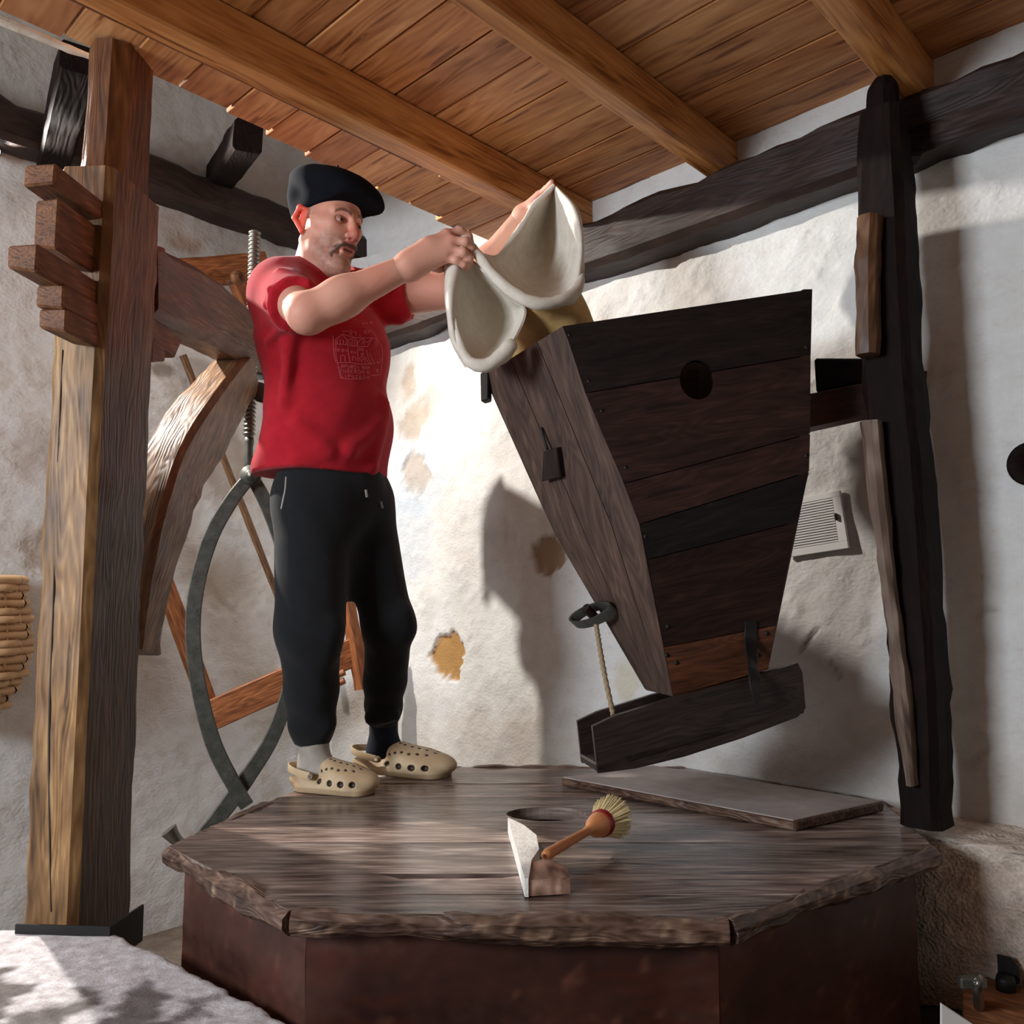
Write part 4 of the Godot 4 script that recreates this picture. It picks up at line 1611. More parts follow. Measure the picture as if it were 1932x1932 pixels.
func build_shoe() -> void:
	var t := thing("feed_shoe", "dark wooden feed trough open at its left end, hung under the hopper", "feed trough", "", at(1310, 1370, 2.15))
	var p0 := at(1128, 1459, 2.03)
	var pr := at(1520, 1345, 2.06)
	var pt := at(1118, 1371, 2.03)
	var ex := (pr - p0).normalized()
	var n := ex.cross(pt - p0).normalized()
	if n.z < 0:
		n = -n
	var ey := n.cross(ex).normalized()
	if ey.y < 0:
		ey = -ey
	var poly := PackedVector2Array()
	for q in [[1128, 1459], [1200, 1450], [1290, 1428], [1400, 1393], [1505, 1353], [1520, 1336], [1514, 1268], [1505, 1251], [1430, 1275], [1350, 1296], [1275, 1315], [1215, 1334], [1160, 1351], [1118, 1371]]:
		var w := on_plane(q[0], q[1], p0, n) - p0
		poly.append(Vector2(w.dot(ex), w.dot(ey)))
	var mb := MB.new()
	extrude_mesh(mb, poly, p0, ex, n.cross(ex), 0.022)
	commit(mb, "front_board", M.trough, t, ex)
	# back board, set behind and a little up to the left
	var back := at(1098, 1440, 2.26) - at(1128, 1459, 2.03)
	mb = MB.new()
	var poly2 := PackedVector2Array()
	for w in poly:
		poly2.append(w)
	extrude_mesh(mb, poly2, p0 + back, ex, n.cross(ex), 0.02)
	commit(mb, "back_board", M.trough, t, ex)
	# bottom and right end
	mb = MB.new()
	var c := []
	for q in [[1128, 1459], [1520, 1345]]:
		c.append(on_plane(q[0], q[1], p0, n))
	mb.block(slab8(c[0], c[1], c[1] + ey * 0.022, c[0] + ey * 0.022, back), 0.004)
	commit(mb, "bottom_board", M.trough, t, ex)
	mb = MB.new()
	var d0 := on_plane(1515, 1340, p0, n)
	var d1 := on_plane(1507, 1256, p0, n)
	mb.block(slab8(d0 - ex * 0.022, d0, d1, d1 - ex * 0.022, back), 0.006)
	commit(mb, "end_board", M.trough, t, ey)

func build_beams_for_hopper() -> void:
	var pd := 2.2
	var t := thing("hopper_bearer", "brown plank bearer from the hopper through the dark leaning post", "bearer", "", at(1650, 745, pd))
	var c := []
	for q in [[1500, 812], [1783, 750], [1763, 696], [1500, 748]]:
		c.append(at(q[0], q[1], pd + 0.12 * (q[0] - 1500) / 283.0 - 0.02))
	var mb := MB.new()
	mb.block(slab8(c[0], c[1], c[2], c[3], Vector3(0.03, 0, -0.06)), 0.003)
	var m: StandardMaterial3D = M.hopper_low.duplicate()
	m.albedo_color = Color(1.3, 0.9, 0.7)
	commit(mb, "plank", m, t, c[1] - c[0])
	var u := thing("hopper_bearer", "short black beam stub lying on the brown bearer beside the hopper", "bearer", "", at(1600, 700, pd))
	c = []
	for q in [[1540, 740], [1752, 700], [1750, 676], [1536, 675]]:
		c.append(at(q[0], q[1], pd + 0.12 * (q[0] - 1500) / 283.0))
	mb = MB.new()
	mb.block(slab8(c[0], c[1], c[2], c[3], Vector3(0.03, 0, -0.07)), 0.006)
	commit(mb, "stub", M.black_oak, u, c[1] - c[0])

func build_right_post() -> void:
	var d := 2.12
	var p := []
	for q in [[1748, 1556], [1735, 1300], [1712, 1000], [1690, 740], [1676, 480], [1668, 300], [1666, 215]]:
		p.append(at(q[0], q[1], d))
	var t := thing("leaning_post", "tall dark leaning timber post against the right wall, with worn pale edges", "post", "", p[0])
	timber("shaft", t, M.black_oak, p, [0.09, 0.105, 0.115, 0.115, 0.11, 0.105, 0.10], [0.10, 0.11, 0.115, 0.11, 0.105, 0.1, 0.09], WALL_N, 0.016, 0.006, 60)
	var q2 := []
	for q in [[1666, 255], [1665, 200], [1666, 165], [1668, 144]]:
		q2.append(at(q[0], q[1], d))
	timber("tip", t, M.black_oak, q2, [0.085, 0.075, 0.066, 0.03], [0.085, 0.07, 0.06, 0.03], WALL_N, 0.02, 0.004, 14)
	var mb := MB.new()
	var c := []
	for q in [[1690, 296], [1744, 290], [1756, 226], [1700, 250]]:
		c.append(at(q[0], q[1], d + 0.02))
	mb.block(slab8(c[0], c[1], c[2], c[3], Vector3(0.01, 0, -0.08)), 0.008)
	commit(mb, "cleat", M.black_oak, t, Vector3.RIGHT)
	# pale worn strip along the left edge
	var wm: StandardMaterial3D = M.hatch.duplicate()
	wm.albedo_color = Color(0.92, 0.9, 0.87)
	var e := []
	for q in [[1626, 410], [1622, 520], [1624, 670]]:
		e.append(at(q[0] + 16, q[1], d - 0.045))
	timber("worn_edge", t, M.arm, e, 0.045, 0.05, WALL_N, 0.012, 0.005, 14)
	e = []
	for q in [[1632, 795], [1652, 1000], [1670, 1140], [1688, 1290], [1712, 1480]]:
		e.append(at(q[0] + 12, q[1], d - 0.04))
	timber("worn_edge", t, wm, e, [0.034, 0.038, 0.036, 0.03, 0.018], 0.045, WALL_N, 0.012, 0.006, 30)

# ---------------------------------------------------------------- small things
func build_small_things() -> void:
	# loose board on the casing
	var c := []
	for q in [[1058, 1466], [1500, 1549], [1668, 1512], [1230, 1444]]:
		c.append(on_y(q[0], q[1], TOP + 0.026))
	var t := thing("loose_board", "thick loose board lying on the casing below the feed trough", "board", "", c[0])
	var mb := MB.new()
	var dn := Vector3(0, -0.024, 0)
	mb.block(slab8(c[0], c[1], c[2], c[3], dn), 0.004)
	commit(mb, "board", M.trim, t, c[1] - c[0])
	mb = MB.new()
	var cm0: Vector3 = (c[0] + c[1] + c[2] + c[3]) * 0.25
	var ci := []
	for q in c:
		ci.append(q + (cm0 - q).normalized() * 0.006 + Vector3(0, 0.0012, 0))
	mb.block(slab8(ci[0], ci[1], ci[2], ci[3], Vector3(0, -0.004, 0)), 0.001)
	commit(mb, "dusty_face", M.dusty, t, c[1] - c[0])
	# whitened wooden angle block
	t = thing("angle_block", "whitewashed L-shaped wooden block lying on the casing, under the brush handle", "wooden block", "", on_y(1020, 1650, TOP))
	var y := TOP + 0.001
	var hgt := 0.032
	var o := on_y(1000, 1600, y + hgt)
	for q in [[[[958, 1542], [988, 1556], [1012, 1575], [1017, 1602], [1003, 1622], [997, 1657], [990, 1657]], "long_side", M.chalk, 0.0], [[[1003, 1623], [1034, 1614], [1070, 1632], [1076, 1651], [998, 1656]], "short_side", M.hatch, 0.004]]:
		var poly := PackedVector2Array()
		for k in q[0]:
			var w := on_y(k[0], k[1], y + hgt) - o
			poly.append(Vector2(w.x, -w.z))
		mb = MB.new()
		extrude_mesh(mb, poly, o - Vector3(0, q[3], 0), Vector3.RIGHT, Vector3(0, 0, -1), hgt - (q[3] as float))
		commit(mb, q[1], q[2], t, Vector3(0.15, 0, 1))
	# brush
	var h0 := on_y(1028, 1614, TOP + 0.046)
	var hd := on_y(1126, 1562, TOP + 0.052)
	var tip := on_y(1172, 1532, TOP + 0.066)
	var ax := (tip - h0).normalized()
	t = thing("flour_brush", "round flour brush with an orange wooden handle and pale bristles, resting on the white block", "brush", "", h0)
	mb = MB.new()
	var lx := frame(h0, ax.cross(Vector3.UP), ax)
	var L := (hd - h0).length()
	lathe_mesh(mb, [Vector2(0.0, -0.004), Vector2(0.008, 0.0), Vector2(0.0105, 0.01), Vector2(0.0095, L * 0.5), Vector2(0.0085, L * 0.72), Vector2(0.011, L * 0.82), Vector2(0.021, L * 0.9), Vector2(0.0255, L), Vector2(0.026, L + 0.006), Vector2(0.0, L + 0.006)], lx, 20)
	commit(mb, "handle", M.handle, t, ax)
	mb = MB.new()
	for k in 3:
		var yy := L + 0.004 + k * 0.0055
		lathe_mesh(mb, [Vector2(0.024, yy - 0.003), Vector2(0.0275, yy - 0.001), Vector2(0.028, yy + 0.001), Vector2(0.0275, yy + 0.003), Vector2(0.024, yy + 0.004)], lx, 22)
	commit(mb, "red_binding", M.red_band, t, ax)
	mb = MB.new()
	var rn := RandomNumberGenerator.new()
	rn.seed = 4
	for k in 900:
		var r := sqrt(rn.randf())
		var a := rn.randf() * TAU
		var s := lx * Vector3(cos(a) * 0.024 * r, L + 0.01, sin(a) * 0.024 * r)
		var fl := 0.026 + 0.018 * r + rn.randf_range(-0.003, 0.003)
		var e := lx * Vector3(cos(a) * 0.046 * r + rn.randf_range(-0.003, 0.003), L + 0.052 + 0.036 * (1.0 - 0.45 * r * r) + rn.randf_range(-0.004, 0.004) - fl * 0.3, sin(a) * 0.046 * r + rn.randf_range(-0.003, 0.003))
		if e.y < TOP + 0.004:
			e.y = TOP + 0.004
		tube_mesh(mb, [s, s.lerp(e, 0.5) + (s - h0).normalized() * 0.001, e], [0.0013, 0.0013, 0.0008], 4, 2, false)
	var br := commit(mb, "bristles", M.bristle, t, ax)
	br.set_meta("kind", "stuff")
	# ventilation grille
	build_grille()
	build_basket()
	build_frame_rack()
	# dark round plaque at the right edge
	t = thing("dark_disc", "dark round disc hanging on the right wall at the photo's edge", "disc", "", on_wall(1940, 874, 0.02))
	mb = MB.new()
	lathe_mesh(mb, [Vector2(0.0, 0.02), Vector2(0.045, 0.02), Vector2(0.052, 0.014), Vector2(0.052, -0.02), Vector2(0.0, -0.02)], frame(on_wall(1948, 876, 0.02), ALONG, WALL_N), 28)
	commit(mb, "disc", M.black_oak, t, ALONG)
	# lower right corner: a wooden chest with iron odds and ends on it
	t = thing("wooden_chest", "rough brown wooden chest at the foot of the ledge, lower right corner", "chest", "", Vector3(1.1, 0, -1.8))
	var ty := 0.47
	var k0 := on_y(1812, 1872, ty)
	var ex := ALONG
	var ez := WALL_N
	mb = MB.new()
	mb.block(corners(k0 + Vector3(0, -0.13, 0), ex * 0.8, Vector3(0, 0.13, 0), -ez * 0.12), 0.005)
	var cm: StandardMaterial3D = M.hopper_low.duplicate()
	cm.albedo_color = Color(2.3, 1.8, 1.25)
	commit(mb, "lid", cm, t, ex)
	mb = MB.new()
	mb.block(corners(k0 + Vector3(0, -0.40, 0) - ez * 0.01, ex * 0.8, Vector3(0, 0.268, 0), -ez * 0.1), 0.004)
	commit(mb, "front_panel", cm, t, ex)
	t = thing("iron_plate", "black square iron plate with a round hole, standing on the chest", "iron plate", "", on_y(1902, 1862, ty))
	var pp := on_y(1902, 1862, ty)
	var pn := (EYE - pp)
	pn.y = 0
	pn = pn.normalized()
	var px := Vector3.UP.cross(pn).normalized()
	var pl := PackedVector2Array()
	for q in [[1881, 1802], [1908, 1808], [1922, 1826], [1925, 1856], [1884, 1862]]:
		var w := on_plane(q[0], q[1], pp, pn) - pp
		pl.append(Vector2(w.dot(px), w.y))
	var hw := on_plane(1902, 1827, pp, pn) - pp
	mb = MB.new()
	var ring := circle_poly(Vector2(hw.x * px.x + hw.z * px.z, hw.y), 0.0095, 0.0095, 16)
	if Geometry2D.is_polygon_clockwise(pl):
		pl.reverse()
	# cut through from the side so that the outline stays one polygon
	var slit := PackedVector2Array([ring[0] + Vector2(-0.003, -0.0002), ring[0] + Vector2(0.08, -0.0002), ring[0] + Vector2(0.08, 0.0002), ring[0] + Vector2(-0.003, 0.0002)])
	for a in cut2d(cut2d([pl], ring), slit):
		extrude_mesh(mb, a, pp, px, Vector3.UP, 0.008)
	commit(mb, "plate", M.dark_iron, t)
	mb = MB.new()
	lathe_mesh(mb, [Vector2(0.0, 0.03), Vector2(0.016, 0.03), Vector2(0.019, 0.02), Vector2(0.019, 0.0), Vector2(0.0, 0.0)], Transform3D(Basis.IDENTITY, on_y(1898, 1868, ty)), 18)
	commit(mb, "boss", M.dark_iron, t)
	t = thing("dark_bin", "dark curved bin between the casing's right end and the chest", "bin", "", on_y(1790, 1925, 0.33))
	mb = MB.new()
	lathe_mesh(mb, [Vector2(0.0, 0.36), Vector2(0.06, 0.36), Vector2(0.075, 0.4), Vector2(0.072, 0.4), Vector2(0.08, 0.38), Vector2(0.085, 0.1), Vector2(0.075, 0.0), Vector2(0.0, 0.0)], Transform3D(Basis.IDENTITY, on_y(1784, 1880, 0.45) * Vector3(1, 0, 1)), 22)
	commit(mb, "shell", M.dark_iron, t)
	t = thing("iron_hook", "grey iron bar with a bent head leaning on the chest", "iron bar", "", on_y(1848, 1925, 0.36))
	mb = MB.new()
	var q0 := on_y(1850, 1930, 0.33)
	tube_mesh(mb, [q0 + Vector3(0, -0.1, 0), q0, at(1845, 1868, 1.72), at(1847, 1842, 1.74)], [0.012, 0.012, 0.009, 0.006], 10, 10)
	mb.block(corners(at(1814, 1868, 1.75), Vector3(0.05, 0, 0), Vector3(0, 0.02, 0), Vector3(0, 0, -0.02)), 0.003)
	commit(mb, "bar", M.steel, t, Vector3.UP)
	# a pale sheet standing between the casing and the bin
	t = thing("pale_sheet", "pale grey sheet leaning against the casing's right end, lower right corner", "sheet", "", on_y(1795, 1930, 0.30))
	mb = MB.new()
	var sh := []
	for q in [[1776, 1990, 1.70], [1850, 1990, 1.72], [1838, 1934, 1.74], [1776, 1893, 1.74]]:
		sh.append(at(q[0], q[1], q[2]))
	mb.block(slab8(sh[0], sh[1], sh[2], sh[3], Vector3(0.0, 0, -0.006)), 0.001)
	commit(mb, "sheet", M.white_paint, t)

func build_grille() -> void:
	var c := []
	for q in [[1484, 1052], [1601, 1034], [1584, 925], [1478, 946]]:
		c.append(on_wall(q[0], q[1], 0.016))
	var t := thing("vent_grille", "white slotted ventilation grille on the right wall behind the hopper's edge", "vent grille", "", c[0])
	var ex: Vector3 = (c[1] - c[0])
	var ey: Vector3 = (c[3] - c[0])
	var n := ex.cross(ey).normalized()
	if n.dot(WALL_N) < 0:
		n = -n
	var f := func(u: float, v: float) -> Vector3:
		return c[0].lerp(c[1], u).lerp(c[3].lerp(c[2], u), v)
	var mb := MB.new()
	mb.block(slab8(f.call(0.03, 0.03), f.call(0.97, 0.03), f.call(0.97, 0.97), f.call(0.03, 0.97), -n * 0.02), 0.0)
	for v in mb.v.size():
		mb.v[v] -= n * 0.004
	commit(mb, "dark_back", M.slot, t, ex)
	for q in [[0.0, 0.0, 1.0, 0.13], [0.0, 0.9, 1.0, 1.0], [0.0, 0.13, 0.12, 0.9], [0.86, 0.13, 1.0, 0.9]]:
		mb = MB.new()
		mb.block(slab8(f.call(q[0], q[1]), f.call(q[2], q[1]), f.call(q[2], q[3]), f.call(q[0], q[3]), -n * 0.01), 0.001)
		commit(mb, "frame_side", M.white_paint, t, ex)
	var ns := 17
	for k in ns:
		var v0 := 0.13 + 0.77 * (k + 0.16) / ns
		var v1 := 0.13 + 0.77 * (k + 0.84) / ns
		mb = MB.new()
		mb.block(slab8(f.call(0.12, v0), f.call(0.86, v0), f.call(0.86, v1), f.call(0.12, v1), -n * 0.006), 0.0006)
		commit(mb, "slat", M.white_paint, t, ex)
	mb = MB.new()
	mb.block(slab8(f.call(0.87, 0.5), f.call(0.9, 0.5), f.call(0.9, 0.62), f.call(0.87, 0.62), n * 0.008), 0.001)
	commit(mb, "lever", M.dark_iron, t, ey)

func build_basket() -> void:
	var ctr := on_left(-55, 1235, 0.12)
	var t := thing("wicker_basket", "woven wicker basket hanging on the left wall at the photo's left edge", "basket", "", ctr)
	var rows := 9
	var h := 0.46
	var stakes := 16
	for r in rows:
		var y0 := h * 0.5 - h * (r + 0.5) / rows
		var f := (r + 0.5) / rows
		var rad := 0.135 + 0.03 * sin(f * 3.0) - 0.085 * pow(maxf(0.0, f - 0.45) / 0.55, 1.6)
		for s in 2:
			var pth := []
			for k in stakes * 2 + 1:
				var a := TAU * k / (stakes * 2)
				var ph := PI * (r + s)
				var rr := rad + 0.010 * cos(a * stakes * 0.5 + ph)
				pth.append(ctr + Vector3(cos(a) * rr, y0 + (s - 0.5) * h / rows * 0.5, sin(a) * rr))
			var mb := MB.new()
			tube_mesh(mb, pth, h / rows * 0.27, 6, stakes * 4, false)
			commit(mb, "strand", M.wicker, t)
	var mb := MB.new()
	for k in stakes:
		var a := TAU * k / stakes
		var pth := []
		for r in 7:
			var f := r / 6.0
			var rad := 0.132 + 0.03 * sin(f * 3.0) - 0.085 * pow(maxf(0.0, f - 0.45) / 0.55, 1.6)
			pth.append(ctr + Vector3(cos(a) * rad, h * 0.5 - h * f, sin(a) * rad))
		tube_mesh(mb, pth, 0.006, 5, 10, false)
	var st := commit(mb, "stakes", M.wicker, t)
	st.set_meta("kind", "stuff")
	mb = MB.new()
	var rim := []
	for k in 33:
		var a := TAU * k / 32.0
		rim.append(ctr + Vector3(cos(a) * 0.142, h * 0.5 + 0.012, sin(a) * 0.142))
	tube_mesh(mb, rim, 0.016, 8, 64, false)
	commit(mb, "rim", M.wicker, t)

func build_frame_rack() -> void:
	var t := thing("wooden_trestle", "reddish-brown wooden trestle against the wall behind the miller's legs", "trestle", "", on_left(400, 1345, 0.1))
	var e := [on_left(255, 945, 0.04), on_left(400, 1350, 0.14)]
	timber("leg", t, M.red_wood, e, 0.06, 0.05, left_n(), 0.004, 0.002, 10)
	e = [on_left(392, 1352, 0.16), on_left(700, 1215, 0.5)]
	timber("crossbar", t, M.red_wood, e, 0.05, 0.115, Vector3.UP, 0.004, 0.002, 14)
	e = [on_left(655, 1130, 0.45), on_left(684, 1300, 0.5)]
	timber("leg", t, M.red_wood, e, 0.05, 0.05, left_n(), 0.004, 0.002, 8)
	for q in [[[600, 1290], [650, 1268]], [[600, 1305], [650, 1284]]]:
		var mb := MB.new()
		tube_mesh(mb, [on_left(q[0][0], q[0][1], 0.42), on_left(q[1][0], q[1][1], 0.5)], 0.014, 10, 3)
		commit(mb, "peg", M.red_wood, t)
	var mb2 := MB.new()
	tube_mesh(mb2, [on_left(632, 1300, 0.44), on_left(630, 1296, 0.5)], 0.018, 12, 3)
	commit(mb2, "peg", M.red_wood, t)
	# plank bracket higher up on the same wall
	t = thing("wall_bracket", "brown plank bracket with a bolt knob on the left wall, behind the crane arm", "bracket", "", on_left(400, 510, 0.08))
	timber("plank", t, M.red_wood, [on_left(328, 519, 0.1), on_left(500, 503, 0.12)], 0.06, 0.115, Vector3.UP, 0.006, 0.004, 12)
	timber("strut", t, M.red_wood, [on_left(444, 525, 0.16), on_left(486, 628, 0.08)], 0.06, 0.05, left_n(), 0.005, 0.003, 8)
	mb2 = MB.new()
	lathe_mesh(mb2, [Vector2(0.0, 0.03), Vector2(0.02, 0.027), Vector2(0.03, 0.015), Vector2(0.03, 0.0), Vector2(0.014, -0.01), Vector2(0.014, -0.06)], frame(on_left(446, 525, 0.2), Vector3.UP.cross(left_n()), left_n()), 16)
	commit(mb2, "knob", M.tenon, t)
	t = thing("thin_lath", "thin grey wooden lath leaning on the left wall between brace and tongs", "lath", "", on_left(525, 1130, 0.12))
	timber("lath", t, M.brace, [on_left(345, 670, 0.03), on_left(408, 830, 0.04), on_left(530, 1140, 0.12)], 0.024, 0.02, left_n(), 0.002, 0.001, 16)

# ---------------------------------------------------------------- the miller
var FWD := Vector3(0.78, 0, 0.626)       # the way his chest faces
var RGT := Vector3(-0.626, 0, 0.78)      # his right hand side
var MAN := {}

func lin(r: int, g: int, b: int) -> Color:
	return rgb(r, g, b).srgb_to_linear()

func build_person() -> void:
	var t := thing("person", "bearded man in black beret, red t-shirt and dark joggers emptying a sack", "person", "", on_y(680, 1480, TOP))
	var J := {
		pelvis = at(626, 905, 2.55), belly = at(622, 800, 2.54), chest = at(612, 650, 2.53), neck = at(606, 528, 2.51),
		rs = at(532, 552, 2.41), re = at(580, 592, 2.17), rw = at(772, 502, 2.19),
		ls = at(700, 560, 2.65), le = at(884, 545, 2.60), lw = at(985, 408, 2.53),
		rh = at(600, 950, 2.49), rk = at(583, 1185, 2.46), ra = at(588, 1395, 2.56), rf = at(597, 1450, 2.54),
		lh = at(672, 955, 2.62), lk = at(733, 1180, 2.62), la = at(724, 1350, 2.77), lf = at(730, 1415, 2.78),
	}
	MAN = J
	var skin_m := StandardMaterial3D.new()
	skin_m.vertex_color_use_as_albedo = true
	skin_m.roughness = 0.55
	skin_m.metallic_specular = 0.4
	skin_m.subsurf_scatter_enabled = true
	skin_m.subsurf_scatter_strength = 0.12
	# --- skin: trunk, neck, arms, legs in one field, hands and head on finer grids of the same mesh
	var mb := MB.new()
	mb.colored = true
	var f := Field.new()
	f.cap(J.pelvis, J.chest, 0.115, 0.125, 0.05, RGT, 1.4)
	f.cap(J.chest, J.neck, 0.11, 0.07, 0.05, RGT, 1.3)
	f.cap(J.neck, at(613, 470, 2.47), 0.062, 0.056, 0.03)
	f.cap(at(590, 540, 2.5), J.rs, 0.055, 0.06, 0.04)
	f.cap(at(630, 545, 2.58), J.ls, 0.055, 0.055, 0.04)
	f.cap(J.rs, J.re, 0.056, 0.047, 0.03)
	f.cap(J.re, J.re.lerp(J.rw, 0.35), 0.046, 0.047, 0.03)
	f.cap(J.re.lerp(J.rw, 0.3), J.rw, 0.046, 0.0295, 0.03, Vector3(0.4, 0.9, 0.0).normalized(), 1.12)
	f.cap(J.ls, J.le, 0.056, 0.044, 0.03)
	f.cap(J.ls.lerp(J.le, 0.35), J.ls.lerp(J.le, 0.75), 0.057, 0.05, 0.03)
	f.cap(J.le, J.le.lerp(J.lw, 0.35), 0.043, 0.044, 0.03)
	f.cap(J.le.lerp(J.lw, 0.3), J.lw, 0.043, 0.027, 0.03)
	f.cap(J.rh, J.rk, 0.07, 0.05, 0.04)
	f.cap(J.rk, J.ra, 0.05, 0.034, 0.03)
	f.cap(J.ra, J.rf, 0.034, 0.03, 0.03)
	f.cap(J.lh, J.lk, 0.07, 0.05, 0.04)
	f.cap(J.lk, J.la, 0.05, 0.034, 0.03)
	f.cap(J.la, J.lf, 0.034, 0.03, 0.03)
	var skin_paint := func(p: Vector3) -> Color:
		var g := nz.get_noise_3dv(p * 260.0)
		return lin(214, 160, 138).lerp(lin(205, 138, 116), clampf(0.45 + g, 0, 1))
	net(f, 0.009, mb, skin_paint)
	hand_right(mb, skin_paint)
	hand_left(mb, skin_paint)
	head(mb)
	part("body", mb.mesh(), skin_m, t)
	clothes(t)
	beret(t)
	footwear(t)

func finger(f: Field, pts: Array, r: float) -> void:
	for k in pts.size() - 1:
		f.cap(pts[k], pts[k + 1], r * (1.06 - 0.08 * k), r * (0.98 - 0.09 * k), 0.006)

func hand_right(mb: MB, paint: Callable) -> void:
	var w: Vector3 = MAN.rw
	var f := Field.new()
	var kn := [at(842, 442, 2.195), at(852, 455, 2.18), at(849, 471, 2.178), at(838, 486, 2.185)]
	f.cap(w + (w - MAN.re).normalized() * -0.05, w, 0.031, 0.029, 0.02)
	for k in 4:
		f.cap(w.lerp(kn[k], 0.05), kn[k], 0.024, 0.0145, 0.022)
	f.cap(w, at(808, 470, 2.19), 0.029, 0.026, 0.03)
	finger(f, [kn[0], at(868, 436, 2.205), at(884, 446, 2.215), at(888, 458, 2.225)], 0.0112)
	finger(f, [kn[1], at(878, 456, 2.175), at(890, 468, 2.19), at(891, 479, 2.21)], 0.0115)
	finger(f, [kn[2], at(874, 476, 2.172), at(886, 487, 2.185), at(886, 496, 2.205)], 0.0112)
	finger(f, [kn[3], at(860, 491, 2.178), at(875, 499, 2.185), at(882, 505, 2.2)], 0.0102)
	finger(f, [at(796, 500, 2.2), at(828, 506, 2.235), at(852, 503, 2.255), at(868, 496, 2.262)], 0.0115)
	var kp := func(p: Vector3) -> Color:
		var c: Color = paint.call(p)
		var g := 0.0
		for q in kn:
			g = maxf(g, 1.0 - p.distance_to(q) / 0.03)
		return c.lerp(lin(200, 112, 96), clampf(g, 0, 1) * 0.45)
	net(f, 0.003, mb, kp)

func hand_left(mb: MB, paint: Callable) -> void:
	var w: Vector3 = MAN.lw
	var f := Field.new()
	var kn := [at(1017, 368, 2.475), at(1021, 375, 2.495), at(1022, 382, 2.515), at(1020, 390, 2.53)]
	f.cap(w + (w - MAN.le).normalized() * -0.05, w, 0.029, 0.026, 0.02)
	for k in 4:
		f.cap(w.lerp(kn[k], 0.08), kn[k], 0.021, 0.0125, 0.02)
	finger(f, [kn[0], at(1030, 356, 2.45), at(1037, 349, 2.43), at(1041, 343, 2.415)], 0.0088)
	finger(f, [kn[1], at(1036, 366, 2.47), at(1046, 362, 2.45), at(1051, 362, 2.43)], 0.0092)
	finger(f, [kn[2], at(1037, 378, 2.495), at(1048, 377, 2.475), at(1053, 380, 2.455)], 0.0088)
	finger(f, [kn[3], at(1034, 390, 2.515), at(1044, 392, 2.5), at(1049, 396, 2.485)], 0.008)
	finger(f, [at(1000, 392, 2.5), at(1012, 385, 2.455), at(1026, 372, 2.43), at(1036, 362, 2.42)], 0.0102)
	net(f, 0.003, mb, paint)

func head_xf() -> Transform3D:
	var z := Vector3(0.79, -0.17, 0.61).normalized()
	var y := Vector3(0.05, 1, 0.02)
	var x := y.cross(z).normalized()
	y = z.cross(x).normalized()
	return Transform3D(Basis(x, y, z).scaled(Vector3.ONE * 1.035), at(620, 431, 2.44))

